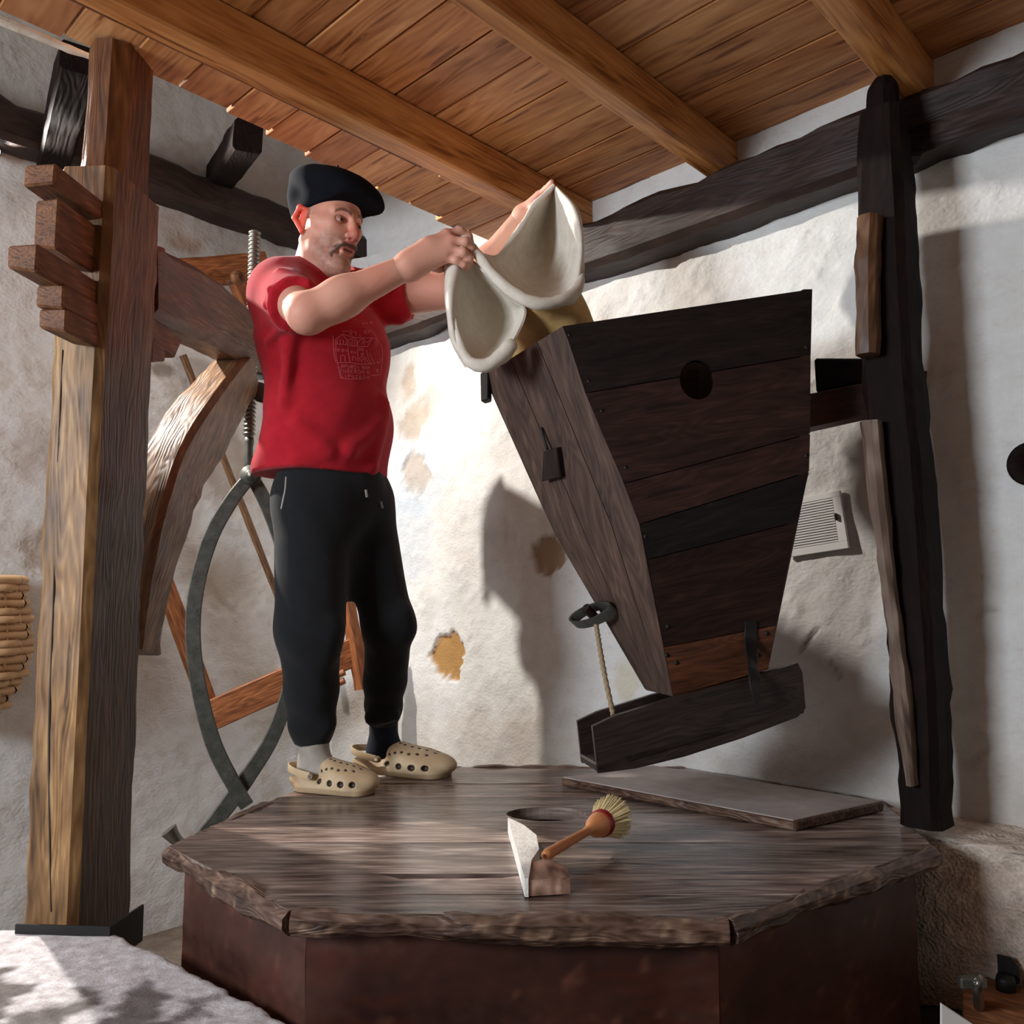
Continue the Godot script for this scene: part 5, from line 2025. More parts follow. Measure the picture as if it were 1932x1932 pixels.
func head(mb: MB) -> void:
	var f := Field.new()
	f.ell(Vector3(0, 0.045, -0.012), Vector3(0.075, 0.088, 0.098), 0.02)
	f.ell(Vector3(0, -0.02, 0.03), Vector3(0.062, 0.092, 0.060), 0.03)
	for s in [-1.0, 1.0]:
		f.cap(Vector3(s * 0.05, -0.035, 0.0), Vector3(s * 0.044, -0.066, 0.015), 0.02, 0.019, 0.02)
		f.cap(Vector3(s * 0.044, -0.07, 0.015), Vector3(s * 0.016, -0.108, 0.064), 0.019, 0.019, 0.025)
		f.cap(Vector3(s * 0.04, -0.006, 0.062), Vector3(s * 0.058, -0.004, 0.03), 0.016, 0.014, 0.02)
		f.cap(Vector3(s * 0.012, 0.030, 0.087), Vector3(s * 0.042, 0.030, 0.07), 0.0095, 0.009, 0.012)
		f.ball(Vector3(s * 0.0135, -0.032, 0.101), 0.0088, 0.007)
		f.cap(Vector3(s * 0.003, -0.047, 0.097), Vector3(s * 0.022, -0.054, 0.089), 0.0085, 0.0068, 0.006)
		f.cap(Vector3(s * 0.022, -0.054, 0.089), Vector3(s * 0.03, -0.074, 0.075), 0.0068, 0.006, 0.008)
		# ear: rim, lobe
		f.cap(Vector3(s * 0.074, 0.022, 0.0), Vector3(s * 0.088, 0.029, -0.018), 0.007, 0.007, 0.006)
		f.cap(Vector3(s * 0.088, 0.029, -0.018), Vector3(s * 0.091, 0.0, -0.031), 0.007, 0.0065, 0.005)
		f.cap(Vector3(s * 0.091, 0.0, -0.031), Vector3(s * 0.079, -0.033, -0.008), 0.0065, 0.0075, 0.006)
		f.cap(Vector3(s * 0.076, 0.012, -0.008), Vector3(s * 0.077, -0.018, -0.008), 0.009, 0.008, 0.008, Vector3(1, 0, 0), 0.5)
		f.cap(Vector3(s * 0.080, 0.012, -0.014), Vector3(s * 0.081, -0.006, -0.017), 0.007, 0.006, 0.006, Vector3(1, 0, 0), 0.4)
	f.cap(Vector3(0, 0.022, 0.089), Vector3(0, -0.022, 0.111), 0.0085, 0.0115, 0.012)
	f.ball(Vector3(0, -0.027, 0.111), 0.0128, 0.008)
	f.ball(Vector3(0, -0.109, 0.067), 0.0225, 0.02)
	f.cap(Vector3(-0.013, -0.0735, 0.0865), Vector3(0.013, -0.0735, 0.0865), 0.0064, 0.0064, 0.008)
	f.cap(Vector3(-0.017, -0.0605, 0.0885), Vector3(0.017, -0.0605, 0.0885), 0.006, 0.006, 0.006)
	f.cap(Vector3(0, -0.06, -0.03), Vector3(0.0, -0.2, -0.055), 0.054, 0.06, 0.035)
	f.cap(Vector3(-0.058, -0.05, -0.02), Vector3(-0.025, -0.17, 0.012), 0.012, 0.012, 0.02)
	f.cap(Vector3(0.058, -0.05, -0.02), Vector3(0.025, -0.17, 0.012), 0.012, 0.012, 0.02)
	f.cap(Vector3(0, -0.09, 0.025), Vector3(0, -0.17, 0.0), 0.03, 0.026, 0.03)
	var sb := Field.new()
	for s in [-1.0, 1.0]:
		sb.ell(Vector3(s * 0.031, 0.007, 0.096), Vector3(0.0185, 0.0105, 0.019), 0.009)
		sb.ball(Vector3(s * 0.088, -0.004, -0.006), 0.0065, 0.004)
		sb.ball(Vector3(s * 0.0075, -0.041, 0.108), 0.0035, 0.003)
	sb.cap(Vector3(-0.014, -0.0667, 0.098), Vector3(0.014, -0.0667, 0.098), 0.0028, 0.0028, 0.003)
	f.subs = sb
	var eyes := Field.new()
	for s in [-1.0, 1.0]:
		eyes.ball(Vector3(s * 0.031, 0.007, 0.0765), 0.0122, 0.001)
	var xf := head_xf()
	var paint := func(p: Vector3) -> Color:
		var g := nz.get_noise_3dv(p * 900.0)
		var g2 := nz.get_noise_3dv(p * 6000.0 + Vector3(9, 9, 9))
		var c := lin(212, 156, 134).lerp(lin(204, 134, 112), clampf(0.45 + g, 0, 1))
		var ax := absf(p.x)
		# cropped grey hair at the sides, stubble and beard on the jaw
		if p.z < 0.045 and p.y > 0.012 and ax > 0.045:
			c = c.lerp(lin(120, 98, 88), 0.35 * clampf((0.045 - p.z) / 0.03, 0, 1))
		var beard := clampf((-0.052 - p.y + 0.035 * clampf(p.z / 0.06, -1, 1)) / 0.022, 0, 1) * clampf((p.z - 0.005) / 0.04, 0, 1)
		if p.y < -0.15:
			beard = 0.0
		var lip := Vector2(p.x / 0.021, (p.y + 0.068) / 0.0115).length()
		if p.z > 0.07 and lip < 1.15:
			beard = 0.0
		c = c.lerp(lin(158, 136, 120).lerp(lin(118, 96, 84), clampf(0.5 + g2 * 1.4, 0, 1)), beard * 0.55)
		if p.z > 0.075 and lip < 1.0:
			c = c.lerp(lin(176, 108, 98), clampf((1.0 - lip) / 0.3, 0, 1))
		if p.z > 0.07 and absf(p.y + 0.0667) < 0.0022 and ax < 0.014:
			c = lin(70, 34, 30)
		# moustache, running down beside the mouth
		if p.z > 0.045 and p.y < -0.035:
			var q := Vector2(ax, p.y)
			var md := 9.0
			for sg in [[Vector2(0.0, -0.0505), Vector2(0.02, -0.0555), 0.0068], [Vector2(0.02, -0.0555), Vector2(0.031, -0.066), 0.0055], [Vector2(0.031, -0.066), Vector2(0.034, -0.088), 0.0042]]:
				var cp := Geometry2D.get_closest_point_to_segment(q, sg[0], sg[1])
				md = minf(md, q.distance_to(cp) / (sg[2] as float))
			c = c.lerp(lin(62, 46, 38), clampf((1.25 + g2 * 0.5 - md) / 0.55, 0, 1) * 0.85)
		# brows
		var brow := 0.033 - 2.2 * (ax - 0.028) * (ax - 0.028) * 10.0
		if p.z > 0.05 and ax > 0.010 and ax < 0.048 and absf(p.y - brow) < 0.0042 - 0.00005 * ax:
			c = c.lerp(lin(70, 48, 40), 0.75)
		# eye rims
		var e := Vector2((ax - 0.031) / 0.0165, (p.y - 0.008) / 0.0095).length()
		if p.z > 0.05 and e < 1.1:
			c = c.lerp(lin(120, 72, 62), 0.55 * clampf((1.1 - e) / 0.3, 0, 1))
		# ears: red of light shining through them, painted into the skin
		if ax > 0.078 and p.z < 0.01:
			c = c.lerp(lin(232, 78, 54), 0.8)
		if p.z > 0.098 and p.y < -0.012 and p.y > -0.05 and ax < 0.02:
			c = c.lerp(lin(206, 110, 100), 0.5)
		return c
	var k0 := mb.v.size()
	net(f, 0.0024, mb, paint, AABB(Vector3(-0.12, -0.19, -0.13), Vector3(0.24, 0.34, 0.27)))
	var eye_paint := func(p: Vector3) -> Color:
		var s := signf(p.x)
		var d := Vector2(p.x - s * 0.031 - 0.001, p.y - 0.0065).length()
		if p.y > 0.0112 - 60.0 * d * d or p.y < 0.0018:
			return lin(168, 112, 96)
		if d < 0.0028:
			return Color(0.005, 0.005, 0.005)
		if d < 0.006:
			return lin(70, 48, 36)
		return lin(178, 164, 156)
	net(eyes, 0.0014, mb, eye_paint)
	for k in range(k0, mb.v.size()):
		mb.v[k] = xf * mb.v[k]
		mb.n[k] = (xf.basis * mb.n[k]).normalized()

func cloth_mat(c: Color, sd: int, rough := 0.95, bump := 0.06) -> StandardMaterial3D:
	var tx := speckle_tex(sd, [c.darkened(0.16), c.darkened(0.05), c, c.lightened(0.06)], 0.02, 0.35, 256)
	var m := wood(tx, Vector3(5, 5, 5), rough, bump)
	m.metallic_specular = 0.25
	m.rim_enabled = true
	m.rim = 0.25
	return m

func clothes(t: Node3D) -> void:
	var J := MAN
	var none := func(_p: Vector3) -> Color: return Color.WHITE
	# t-shirt
	var f := Field.new()
	var rt := RGT
	f.cap(at(620, 895, 2.545), at(622, 800, 2.54), 0.141, 0.134, 0.06, rt, 1.33)
	f.cap(at(622, 800, 2.54), at(612, 650, 2.53), 0.134, 0.141, 0.06, rt, 1.38)
	f.cap(at(612, 650, 2.53), at(608, 560, 2.53), 0.141, 0.10, 0.06, rt, 1.38)
	f.cap(at(606, 545, 2.53), at(608, 518, 2.535), 0.105, 0.068, 0.04, rt, 1.15)
	f.cap(at(575, 550, 2.48), J.rs, 0.075, 0.082, 0.05)
	f.cap(at(640, 552, 2.58), J.ls, 0.075, 0.074, 0.05)
	f.cap(J.rs, J.rs.lerp(J.re, 0.62), 0.082, 0.074, 0.04, Vector3.ZERO, 1.0, 1)
	f.cap(J.ls, J.ls.lerp(J.le, 0.40), 0.074, 0.078, 0.04, Vector3.ZERO, 1.0, 1)
	f.cap(at(715, 590, 2.6), at(752, 596, 2.6), 0.03, 0.024, 0.03)
	# hanging hem at his back and the folds across the front
	f.cap(at(545, 840, 2.46), at(514, 884, 2.5), 0.06, 0.06, 0.06)
	for q in [[560, 868, 660, 850, 0.010], [660, 850, 712, 800, 0.012], [700, 880, 722, 760, 0.012], [560, 800, 620, 850, 0.008], [545, 640, 535, 760, 0.012], [640, 600, 700, 640, 0.008]]:
		var a := at(q[0], q[1], 2.40)
		var b := at(q[2], q[3], 2.43)
		var l := f.all_list()
		a = hit(f, l, q[0], q[1], 2.0)
		b = hit(f, l, q[2], q[3], 2.0)
		f.cap(a + Vector3(0, 0, -0.004), b + Vector3(0, 0, -0.004), q[4], q[4] * 0.8, 0.03)
	for q in [[586, 545, 500, 545], [584, 555, 492, 575], [560, 590, 488, 610], [580, 535, 520, 510], [545, 600, 495, 645]]:
		var l := f.all_list()
		var a := hit(f, l, q[0], q[1], 2.0)
		var b := hit(f, l, q[2] + 8, q[3], 2.0)
		f.cap(a + Vector3(0, 0, -0.001), b + Vector3(0, 0, -0.001), 0.009, 0.007, 0.016)
	f.amp = 0.010
	f.noise = nz
	f.turn = Basis(Vector3(0.3, 0.2, 1).normalized(), 0.5)
	f.freq = Vector3(340, 150, 340)
	var sb := Field.new()
	sb.cap(at(612, 532, 2.50), at(618, 440, 2.52), 0.077, 0.085, 0.012)
	f.subs = sb
	var ph := at(600, 892, 2.45)
	f.planes = [[ph, Vector3(-0.02, -1, 0.05).normalized()]]
	var mb := MB.new()
	net(f, 0.007, mb, none)
	M.shirt = cloth_mat(rgb(176, 30, 43), 201, 0.95, 0.03)
	part("t_shirt", mb.mesh(), M.shirt, t)
	shirt_print(t, f)
	# collar band
	var cr := []
	for k in 25:
		var a := TAU * k / 24.0
		var c: Vector3 = at(612, 530, 2.505)
		var d := (RGT * cos(a) + FWD * sin(a)).normalized()
		var p := c + d * 0.079 + Vector3(0, 0.012 - 0.022 * sin(a), 0)
		cr.append(p)
	mb = MB.new()
	tube_mesh(mb, cr, 0.006, 8, 72, false)
	part("collar", mb.mesh(), M.shirt, t)
	# joggers
	f = Field.new()
	f.cap(J.pelvis + Vector3(0, -0.03, 0), J.pelvis + Vector3(0, 0.07, 0), 0.128, 0.118, 0.06, rt, 1.22)
	f.cap(J.pelvis + Vector3(0, -0.05, 0), J.rh, 0.125, 0.105, 0.06)
	f.cap(J.pelvis + Vector3(0, -0.05, 0), J.lh, 0.125, 0.1, 0.06)
	f.cap(at(638, 990, 2.55), at(652, 1105, 2.55), 0.1, 0.045, 0.05)
	f.cap(J.rh, J.rk, 0.108, 0.086, 0.035)
	f.cap(J.rk, at(586, 1300, 2.52), 0.083, 0.070, 0.03)
	f.cap(at(586, 1300, 2.52), at(586, 1366, 2.55), 0.070, 0.062, 0.02)
	f.cap(at(586, 1366, 2.55), at(588, 1400, 2.56), 0.063, 0.05, 0.012, Vector3.ZERO, 1.0, 1)
	f.cap(at(600, 1345, 2.52), at(612, 1366, 2.52), 0.032, 0.026, 0.02)
	f.cap(J.lh, J.lk, 0.104, 0.078, 0.035)
	f.cap(J.lk, at(728, 1285, 2.71), 0.08, 0.066, 0.03)
	f.cap(at(728, 1285, 2.71), at(725, 1330, 2.75), 0.066, 0.06, 0.02)
	f.cap(at(725, 1330, 2.75), at(724, 1362, 2.77), 0.06, 0.048, 0.012, Vector3.ZERO, 1.0, 1)
	f.cap(at(755, 1160, 2.58), at(764, 1190, 2.6), 0.034, 0.03, 0.03)
	f.cap(at(620, 1190, 2.42), at(612, 1225, 2.45), 0.03, 0.028, 0.03)
	f.cap(at(706, 1352, 2.70), at(745, 1350, 2.70), 0.03, 0.022, 0.015)
	f.amp = 0.015
	f.noise = nz
	f.turn = Basis(Vector3(0.2, 0.1, 1).normalized(), -0.35)
	f.freq = Vector3(300, 110, 300)
	mb = MB.new()
	net(f, 0.009, mb, none)
	part("joggers", mb.mesh(), cloth_mat(rgb(30, 31, 33), 211), t)
	var lf := f.all_list()
	# pocket piping and drawcord tips
	var pm := plain(rgb(150, 146, 140), 0.8)
	mb = MB.new()
	var pp := []
	for q in [[540, 900], [538, 925], [534, 945], [531, 960]]:
		pp.append(hit(f, lf, q[0], q[1], 2.0))
	tube_mesh(mb, pp, 0.0026, 6, 10)
	part("pocket_piping", mb.mesh(), pm, t)
	for q in [[690, 924, 692, 938], [718, 946, 721, 958]]:
		mb = MB.new()
		tube_mesh(mb, [hit(f, lf, q[0], q[1], 2.0), hit(f, lf, q[2], q[3], 2.0)], 0.004, 8, 2)
		part("cord_tip", mb.mesh(), pm, t)

func stroke(mb: MB, f: Field, lst: PackedInt32Array, pts: Array, w: float) -> void:
	var lastp := Vector3.INF
	for k in pts.size() - 1:
		var a: Vector2 = pts[k]
		var b: Vector2 = pts[k + 1]
		var n := maxi(1, int(a.distance_to(b) / 60.0))
		for i in n:
			var u := a.lerp(b, float(i) / n)
			var v := a.lerp(b, float(i + 1) / n)
			var d := (v - u).normalized().orthogonal() * w * 0.5
			var q := []
			for p in [u + d, v + d, v - d, u - d]:
				var h := hit(f, lst, 610.0 + p.x / 13.8, 590.0 + p.y / 13.8, 2.0)
				q.append(h - ray(700, 650) * 0.0012)
			mb.quad(q[0], q[3], q[2], q[1])

# the faded drawing of old houses with block lettering below
func shirt_print(t: Node3D, f: Field) -> void:
	var lst := f.all_list()
	var mb := MB.new()
	var W := 17.0
	var L := [
		[[255, 590], [280, 1090], [330, 1290]], [[320, 690], [330, 1120], [440, 1640], [460, 1700], [700, 1735], [1080, 1720]],
		[[330, 690], [490, 565], [640, 720], [790, 640], [900, 760], [1020, 670], [1140, 780], [1260, 670]], [[490, 560], [840, 650], [1300, 660]],
		[[320, 810], [640, 830]], [[640, 720], [650, 1000], [690, 1290]], [[690, 740], [690, 860], [860, 870], [880, 760]],
		[[900, 760], [890, 1000], [910, 1280]], [[910, 870], [1150, 880], [1260, 690]], [[370, 700], [360, 800]], [[440, 690], [440, 805]], [[520, 710], [520, 810]], [[600, 720], [600, 815]],
		[[745, 860], [745, 740], [780, 700], [815, 740], [815, 860]], [[1010, 830], [1010, 770], [1040, 740], [1070, 775], [1070, 840]],
		[[370, 940], [370, 1000], [415, 1000], [415, 940], [370, 940]], [[480, 950], [480, 1005], [535, 1005], [535, 950], [480, 950]], [[590, 950], [590, 1000], [640, 1000]],
		[[720, 990], [720, 1040], [750, 1040], [750, 990]], [[800, 1000], [800, 1050], [850, 1050], [850, 1000]], [[930, 910], [930, 980], [965, 980], [965, 910], [930, 910]], [[1000, 915], [1000, 990], [1040, 990], [1040, 915]],
		[[980, 1090], [1000, 1050], [1040, 1050], [1040, 1095], [980, 1095]], [[455, 1280], [450, 1130], [500, 1105], [560, 1130], [570, 1280]], [[765, 1240], [760, 1150], [800, 1135], [840, 1160], [850, 1250]],
		[[960, 1260], [945, 1170], [1010, 1130], [1090, 1170], [1200, 1330]], [[1010, 1310], [1000, 1230], [1040, 1190], [1080, 1240], [1110, 1330]],
		[[380, 1300], [700, 1300], [1000, 1345], [1300, 1330]], [[1120, 960], [1170, 1180], [1250, 1330]], [[1200, 1060], [1290, 1250], [1340, 1330]], [[1300, 660], [1400, 700], [1530, 900], [1540, 1200], [1480, 1610], [1220, 1640]],
		[[690, 440], [695, 580]], [[740, 440], [740, 590]], [[510, 490], [650, 480]], [[770, 500], [840, 490], [850, 600]], [[950, 560], [960, 640]],
		[[1070, 460], [1080, 540], [1130, 530], [1120, 470], [1070, 470]], [[1180, 470], [1190, 540]], [[1180, 470], [1240, 470]], [[1020, 240], [1030, 300], [1075, 290], [1070, 240]], [[1120, 240], [1125, 290], [1170, 285]], [[1220, 210], [1225, 280], [1270, 270], [1265, 200]],
		[[1380, 1260], [1450, 1320], [1520, 1190]], [[1370, 1480], [1420, 1560], [1430, 1470], [1370, 1480]]]
	for s in L:
		var p := []
		for q in s:
			p.append(Vector2(q[0], q[1]))
		stroke(mb, f, lst, p, W)
	# block letters on a 2 x 4 grid
	var G := {
		"A": [[0, 4, 0, 1, 1, 0, 2, 1, 2, 4], [0, 2.4, 2, 2.4]], "P": [[0, 4, 0, 0, 2, 0, 2, 2, 0, 2]], "U": [[0, 0, 0, 4, 2, 4, 2, 0]], "R": [[0, 4, 0, 0, 2, 0, 2, 2, 0, 2, 2, 4]], "D": [[0, 0, 0, 4, 1.4, 4, 2, 3, 2, 1, 1.4, 0, 0, 0]],
		"I": [[1, 0, 1, 4]], "N": [[0, 4, 0, 0, 2, 4, 2, 0]], "B": [[0, 0, 0, 4, 2, 4, 2, 0, 0, 0], [0, 2, 2, 2]], "E": [[2, 0, 0, 0, 0, 4, 2, 4], [0, 2, 1.6, 2]], "O": [[0, 0, 2, 0, 2, 4, 0, 4, 0, 0]], "Z": [[0, 0, 2, 0, 0, 4, 2, 4]],
		"K": [[0, 0, 0, 4], [2, 0, 0, 2, 2, 4]], "L": [[0, 0, 0, 4, 2, 4]], "G": [[2, 0, 0, 0, 0, 4, 2, 4, 2, 2]], "F": [[2, 0, 0, 0, 0, 4], [0, 2, 1.6, 2]]}
	var rows := [["LAPURDI NAF", 385, 1345, 84, 18], ["ZUBEROA B", 430, 1465, 96, 14], ["GIPUZKOA", 455, 1600, 98, 8]]
	for r in rows:
		var x: float = r[1]
		var k := 0
		for ch in (r[0] as String):
			if ch != " ":
				for s in G[ch]:
					var p := []
					for i in range(0, s.size(), 2):
						var xx: float = x + s[i] * 26.0
						p.append(Vector2(xx, r[2] + s[i + 1] * 21.0 + (xx - r[1]) * 0.06))
					stroke(mb, f, lst, p, 15.0)
				x += r[3]
			else:
				x += r[3] * 0.45
			k += 1
	var m := plain(rgb(214, 96, 104), 0.95)
	part("shirt_print", mb.mesh(), m, t, Transform3D.IDENTITY, "faded pale print of old houses and block lettering")

func beret(t: Node3D) -> void:
	var f := Field.new()
	var tilt := Basis(Vector3(1, 0, 0), 0.20) * Basis(Vector3(0, 0, 1), 0.0)
	f.ell(Vector3(0, 0.048, -0.012), Vector3(0.084, 0.094, 0.107), 0.02)
	f.ell(Vector3(0.0, 0.108, -0.004), Vector3(0.112, 0.05, 0.128), 0.03, tilt)
	f.ell(Vector3(0.0, 0.098, 0.07), Vector3(0.085, 0.036, 0.062), 0.03, Basis(Vector3(1, 0, 0), 0.45))
	f.ell(Vector3(0.035, 0.07, 0.098), Vector3(0.055, 0.034, 0.036), 0.03)
	f.ell(Vector3(0.0, 0.075, -0.075), Vector3(0.085, 0.06, 0.05), 0.03)
	f.cap(Vector3(0.0, 0.15, -0.002), Vector3(0.002, 0.172, 0.0), 0.003, 0.002, 0.006)
	f.amp = 0.004
	f.noise = nz
	f.freq = Vector3(500, 500, 500)
	var pn := Vector3(0, -1, 0.34).normalized()
	f.planes = [[Vector3(0, 0.05, 0.06), pn]]
	var mb := MB.new()
	net(f, 0.004, mb, func(_p: Vector3) -> Color: return Color.WHITE)
	var xf := head_xf()
	for k in mb.v.size():
		mb.v[k] = xf * mb.v[k]
		mb.n[k] = (xf.basis * mb.n[k]).normalized()
	var m := cloth_mat(rgb(15, 17, 24), 221, 0.98, 0.06)
	m.rim_enabled = false
	part("beret", mb.mesh(), m, t)

func footwear(t: Node3D) -> void:
	# socks
	for s in 2:
		var f := Field.new()
		var a := at(588, 1380, 2.555) if s == 0 else at(724, 1335, 2.765)
		var b := at(596, 1450, 2.545) if s == 0 else at(724, 1415, 2.785)
		var c := at(640, 1470, 2.50) if s == 0 else at(775, 1440, 2.76)
		f.cap(a, b, 0.045, 0.042, 0.02)
		f.cap(b, c, 0.042, 0.036, 0.03)
		f.cap(b + Vector3(-0.012, -0.01, 0), b + Vector3(-0.01, -0.03, 0), 0.036, 0.034, 0.02)
		f.amp = 0.004
		f.noise = nz
		f.freq = Vector3(200, 900, 200)
		f.turn = Basis(Vector3(0, 0, 1), 0.25)
		var mb := MB.new()
		net(f, 0.005, mb, func(_p: Vector3) -> Color: return Color.WHITE)
		part("sock", mb.mesh(), cloth_mat(rgb(168, 160, 150) if s == 0 else rgb(36, 40, 52), 231 + s), t, Transform3D.IDENTITY, "grey ribbed sock" if s == 0 else "frayed navy sock")
	# clogs: one shape, used for both feet
	var f := Field.new()
	f.ell(Vector3(0.19, 0.036, 0), Vector3(0.088, 0.042, 0.054), 0.03)
	f.cap(Vector3(0.18, 0.045, 0), Vector3(0.122, 0.072, 0), 0.036, 0.029, 0.03, Vector3(0, 0, 1), 1.25)
	f.cap(Vector3(0.06, 0.022, 0), Vector3(0.2, 0.02, 0), 0.028, 0.034, 0.02, Vector3(0, 0, 1), 1.55)
	f.ell(Vector3(0.048, 0.032, 0), Vector3(0.052, 0.034, 0.042), 0.02)
	f.cap(Vector3(0.05, 0.006, 0), Vector3(0.225, 0.006, 0), 0.03, 0.034, 0.01, Vector3(0, 0, 1), 1.54)
	var sb := Field.new()
	sb.ell(Vector3(0.05, 0.09, 0), Vector3(0.07, 0.066, 0.037), 0.01, Basis(Vector3(0, 0, 1), 0.35))
	sb.cap(Vector3(0.05, 0.055, 0), Vector3(0.13, 0.04, 0), 0.028, 0.02, 0.01)
	# holes: found on the outer surface, looking in from the side and from above
	var holes := []
	var fl := f.all_list()
	for sd in [-1.0, 1.0]:
		for q in [[0.112, 0.034, 5, 0.0085], [0.150, 0.03, 5, 0.0098], [0.188, 0.029, 5, 0.0098], [0.222, 0.03, 5, 0.0092], [0.132, 0.055, 25, 0.0048], [0.115, 0.052, 20, 0.0048], [0.15, 0.055, 30, 0.0048], [0.172, 0.05, 30, 0.0048], [0.194, 0.048, 35, 0.0048], [0.216, 0.046, 40, 0.0046], [0.145, 0.08, 55, 0.0048], [0.165, 0.075, 55, 0.0048], [0.185, 0.07, 55, 0.0046], [0.206, 0.065, 60, 0.0046], [0.13, 0.085, 60, 0.0048], [0.228, 0.06, 60, 0.0044]]:
			var el := deg_to_rad(q[2])
			var dv := Vector3(0, -sin(el), -sd * cos(el))
			var p := Vector3(q[0], q[1], 0) - dv * 0.12
			p.z += 0.0
			for i in 40:
				var w := f.value(p, fl, PackedInt32Array())
				if w < 0.0004:
					break
				p += dv * w * 0.8
			holes.append([p, q[3]])
	for q in holes:
		sb.ball(q[0], q[1], 0.002)
	f.subs = sb
	f.planes = [[Vector3(0, 0.0, 0), Vector3(0, -1, 0)]]
	var paint := func(p: Vector3) -> Color:
		var g := nz.get_noise_3dv(p * 700.0)
		var c := lin(202, 178, 142).lerp(lin(176, 146, 110), clampf(0.35 + g, 0, 1))
		if p.y < 0.016:
			c = c.lerp(lin(150, 124, 92), 0.6)
		for q in holes:
			if p.distance_to(q[0]) < (q[1] as float) * 1.02 and q[1] > 0.001:
				c = lin(58, 46, 38)  # shade of an open hole painted into the shallow dent
		return c
	var mb := MB.new()
	mb.colored = true
	net(f, 0.0026, mb, paint)
	var body := mb.mesh()
	var cm := StandardMaterial3D.new()
	cm.vertex_color_use_as_albedo = true
	cm.roughness = 0.6
	var sm := MB.new()
	bar_mesh(sm, [Vector3(0.088, 0.05, 0.05), Vector3(0.05, 0.062, 0.05), Vector3(0.012, 0.068, 0.034), Vector3(-0.004, 0.068, 0.0), Vector3(0.012, 0.068, -0.034), Vector3(0.05, 0.062, -0.05), Vector3(0.088, 0.05, -0.05)], [0.018, 0.02, 0.022, 0.022, 0.022, 0.02, 0.018], 0.005, Vector3(0, 1, 0), 36)
	var smv := MB.new()
	var rows := []
	for k in 41:
		var g := PI * (k / 40.0 - 0.5)
		var c := Vector3(0.088 - 0.094 * cos(g), 0.052 + 0.016 * cos(g), -0.051 * sin(g))
		var o := Vector3(-cos(g), 0, -sin(g)).normalized()
		rows.append(PackedVector3Array([c + Vector3(0, -0.010, 0), c + Vector3(0, -0.01, 0) + o * 0.004, c + Vector3(0, 0.011, 0) + o * 0.004, c + Vector3(0, 0.011, 0), c + Vector3(0, -0.010, 0)]))
	smv.grid(rows)
	var strap := smv.mesh()
	var rivets := []
	for sd in [-1.0, 1.0]:
		var rv := MB.new()
		lathe_mesh(rv, [Vector2(0.0, 0.005), Vector2(0.007, 0.005), Vector2(0.009, 0.003), Vector2(0.0105, -0.003)], frame(Vector3(0.09, 0.051, sd * 0.0515), Vector3(1, 0, 0), Vector3(0, 0, sd)), 16)
		rivets.append(rv.mesh())
	var strap_m := plain(rgb(196, 170, 134), 0.6)
	var rivet_m := plain(rgb(128, 108, 82), 0.6)
	for s in 2:
		var heel := on_y(551, 1488, TOP) if s == 0 else on_y(672, 1452, TOP)
		var toe := on_y(716, 1500, TOP) if s == 0 else on_y(862, 1468, TOP)
		var d := toe - heel
		d.y = 0
		var xf := frame(heel + Vector3(0, 0.001, 0), d)
		xf.basis = xf.basis.scaled_local(Vector3(1, 0.95 if s == 0 else 0.76, 1) * d.length() / 0.281)
		var c := Node3D.new()
		c.name = "clog"
		t.add_child(c, true)
		c.set_meta("label", "worn beige clog on the near foot" if s == 0 else "worn beige clog on the far foot")
		part("upper", body, cm, c, xf)
		part("heel_strap", strap, strap_m, c, xf)
		for rivet in rivets:
			part("rivet", rivet, rivet_m, c, xf)

# ---------------------------------------------------------------- the sack
func cloth_mesh(mb: MB, ctl: Array, nu: int, nv: int, thick := 0.005, wob := 0.003) -> void:
	var P := []
	for i in nu + 1:
		var row := []
		for c in ctl:
			var pts := []
			for q in c:
				pts.append(at(q[0], q[1], q[2]))
			row.append(catmull(pts, float(i) / nu))
		var out := PackedVector3Array()
		for j in nv + 1:
			var p: Vector3 = catmull(row, float(j) / nv)
			var g := Vector3(nz.get_noise_3dv(p * 700.0), nz.get_noise_3dv(p * 700.0 + Vector3(50, 0, 0)), nz.get_noise_3dv(p * 700.0 + Vector3(0, 50, 0)))
			out.append(p + g * wob)
		P.append(out)
	var N := []
	for i in nu + 1:
		var row := PackedVector3Array()
		for j in nv + 1:
			var a: Vector3 = P[mini(i + 1, nu)][j] - P[maxi(i - 1, 0)][j]
			var b: Vector3 = P[i][mini(j + 1, nv)] - P[i][maxi(j - 1, 0)]
			var n := b.cross(a)
			row.append(n.normalized() if n.length_squared() > 1e-16 else Vector3.BACK)
		N.append(row)
	var A := []
	var B := []
	for i in nu + 1:
		var ra := PackedVector3Array()
		var rb := PackedVector3Array()
		for j in nv + 1:
			ra.append(P[i][j] + N[i][j] * thick * 0.5)
			rb.append(P[i][j] - N[i][j] * thick * 0.5)
		A.append(ra)
		B.append(rb)
	mb.grid(A)
	mb.grid(B, false, true)
	for j in [0, nv]:
		var rows := []
		for i in nu + 1:
			rows.append(PackedVector3Array([A[i][j], B[i][j]]))
		mb.grid(rows)
	for i in [0, nu]:
		var rows := []
		for j in nv + 1:
			rows.append(PackedVector3Array([A[i][j], B[i][j]]))
		mb.grid(rows)

func hem_mesh(mb: MB, ctl: Array, rs: Array, sides := 14, steps := 60) -> void:
	var pts := []
	for q in ctl:
		pts.append(at(q[0], q[1], q[2]))
	var k0 := mb.v.size()
	tube_mesh(mb, pts, rs, sides, steps)
	for k in range(k0, mb.v.size()):
		mb.v[k] += mb.n[k] * (nz.get_noise_3dv(mb.v[k] * 900.0) * 0.005 + nz.get_noise_3dv(mb.v[k] * 3000.0) * 0.0025)

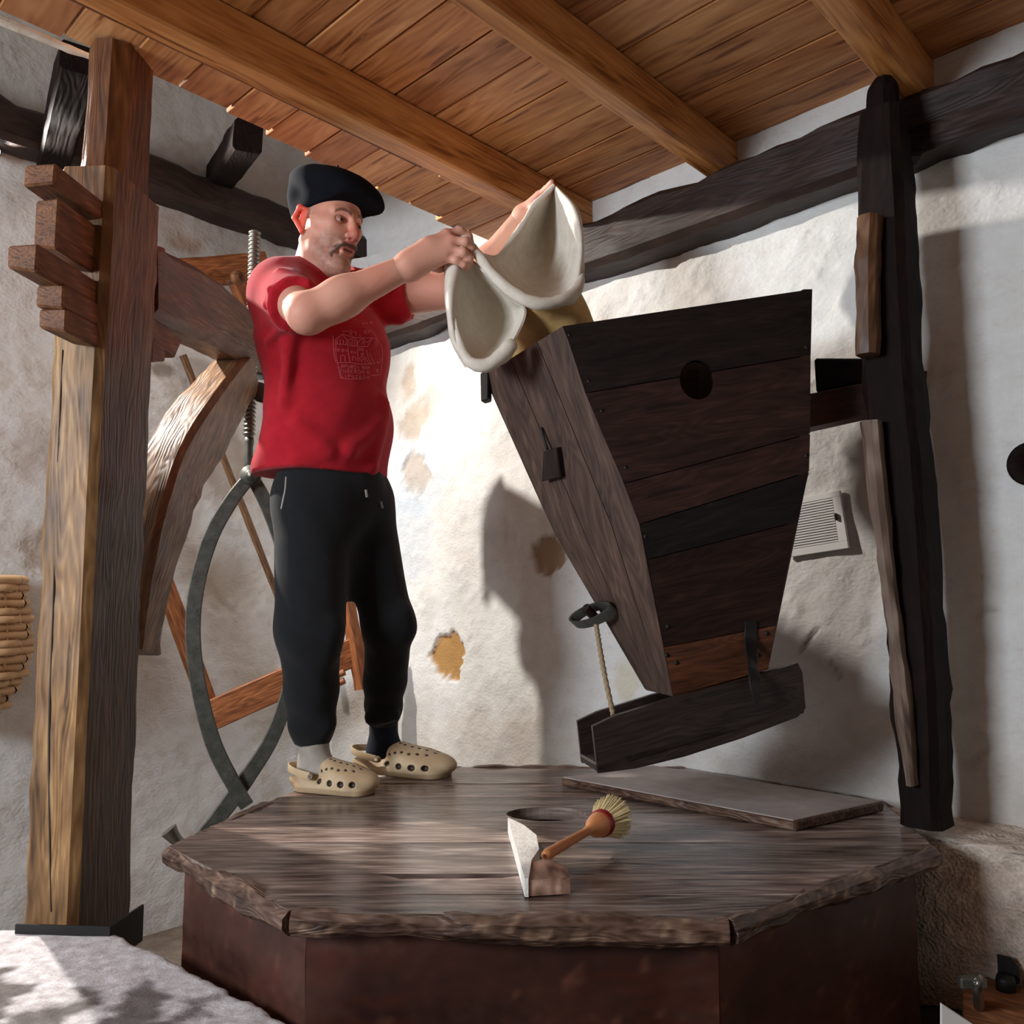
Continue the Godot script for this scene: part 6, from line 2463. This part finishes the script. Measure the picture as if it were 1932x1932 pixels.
func build_sack() -> void:
	var t := thing("flour_sack", "cream cloth sack held open by the miller and emptied into the hopper", "sack", "", at(980, 560, 2.25))
	var r0 := [[1042, 351, 2.41], [1004, 396, 2.40], [972, 446, 2.37], [940, 480, 2.33], [905, 478, 2.25]]
	var r1 := [[1043, 355, 2.43], [1015, 415, 2.47], [990, 470, 2.47], [968, 512, 2.42], [950, 532, 2.30]]
	var r2 := [[1045, 358, 2.44], [1030, 420, 2.52], [1018, 480, 2.53], [1008, 530, 2.47], [1000, 562, 2.32]]
	var r3 := [[1047, 358, 2.43], [1048, 405, 2.47], [1042, 460, 2.50], [1042, 515, 2.46], [1050, 562, 2.32]]
	var s1 := [[1049, 356, 2.41], [1060, 400, 2.39], [1064, 460, 2.40], [1064, 520, 2.38], [1066, 560, 2.30]]
	var s2 := [[1051, 353, 2.40], [1082, 395, 2.31], [1094, 450, 2.29], [1092, 510, 2.28], [1082, 556, 2.27]]
	var s3 := [[1050, 352, 2.41], [1086, 390, 2.36], [1100, 445, 2.36], [1099, 505, 2.34], [1090, 552, 2.28]]
	var s4 := [[1047, 352, 2.43], [1078, 385, 2.46], [1094, 445, 2.48], [1094, 510, 2.45], [1090, 556, 2.36]]
	var s5 := [[1045, 353, 2.44], [1060, 400, 2.55], [1066, 460, 2.6], [1062, 520, 2.57], [1060, 570, 2.45]]
	var mb := MB.new()
	cloth_mesh(mb, [r0, r1, r2, r3, s1, s2, s3, s4, s5], 40, 64, 0.006)
	# the half of the mouth that has dropped, below the right hand
	var l3 := [[842, 498, 2.26], [840, 545, 2.27], [844, 590, 2.27], [852, 640, 2.26], [874, 684, 2.24]]
	var l2 := [[842, 494, 2.22], [841, 540, 2.21], [844, 592, 2.2], [853, 644, 2.19], [880, 692, 2.175]]
	var l1 := [[858, 496, 2.2], [848, 545, 2.18], [850, 600, 2.17], [860, 650, 2.165], [893, 690, 2.155]]
	var b0 := [[870, 498, 2.21], [861, 545, 2.19], [859, 600, 2.185], [869, 648, 2.18], [903, 688, 2.165]]
	var b1 := [[878, 495, 2.23], [876, 560, 2.25], [878, 610, 2.25], [888, 648, 2.23], [922, 686, 2.18]]
	var b2 := [[890, 492, 2.24], [908, 560, 2.32], [916, 610, 2.33], [926, 645, 2.29], [943, 676, 2.19]]
	var b3 := [[902, 500, 2.22], [945, 562, 2.3], [960, 600, 2.31], [960, 630, 2.28], [958, 652, 2.2]]
	var b4 := [[912, 512, 2.2], [965, 566, 2.22], [990, 584, 2.22], [984, 614, 2.22], [968, 646, 2.2]]
	cloth_mesh(mb, [l3, l2, l1, b0, b1, b2, b3, b4], 40, 50, 0.006)
	commit(mb, "cloth", M.sack, t, Vector3.UP)
	mb = MB.new()
	hem_mesh(mb, [[862, 432, 2.225], [884, 462, 2.21], [905, 486, 2.195], [938, 526, 2.18], [973, 555, 2.17], [1005, 570, 2.17], [1035, 572, 2.18], [1068, 563, 2.2], [1088, 548, 2.24], [1097, 520, 2.29], [1097, 470, 2.33]], [0.011, 0.013, 0.0135, 0.0145, 0.0155, 0.017, 0.017, 0.016, 0.014, 0.01, 0.005])
	hem_mesh(mb, [[858, 600, 2.18], [869, 650, 2.165], [882, 676, 2.16], [900, 688, 2.155], [922, 688, 2.155], [945, 672, 2.16], [962, 654, 2.165], [968, 652, 2.185]], [0.006, 0.01, 0.014, 0.017, 0.0185, 0.019, 0.018, 0.012])
	hem_mesh(mb, [[1046, 350, 2.41], [1024, 372, 2.41], [1003, 397, 2.40], [972, 446, 2.37], [944, 478, 2.335]], [0.006, 0.008, 0.009, 0.009, 0.005])
	commit(mb, "rolled_hem", M.sack, t, Vector3.UP)
	# the body of the sack, running down into the hopper
	mb = MB.new()
	cloth_mesh(mb, [
		[[982, 572, 2.26], [975, 612, 2.34], [960, 655, 2.50], [955, 720, 2.58]],
		[[1010, 580, 2.22], [1004, 615, 2.3], [998, 655, 2.40], [996, 720, 2.48]],
		[[1045, 582, 2.22], [1044, 612, 2.27], [1042, 650, 2.32], [1042, 720, 2.38]],
		[[1078, 568, 2.24], [1090, 600, 2.27], [1096, 635, 2.3], [1096, 720, 2.33]],
		[[1094, 552, 2.32], [1112, 592, 2.36], [1122, 625, 2.4], [1122, 720, 2.42]],
		[[1080, 556, 2.44], [1095, 592, 2.48], [1100, 640, 2.5], [1100, 720, 2.5]]], 24, 40, 0.006, 0.005)
	commit(mb, "sack_body", M.sack_lit_through, t, Vector3.UP)
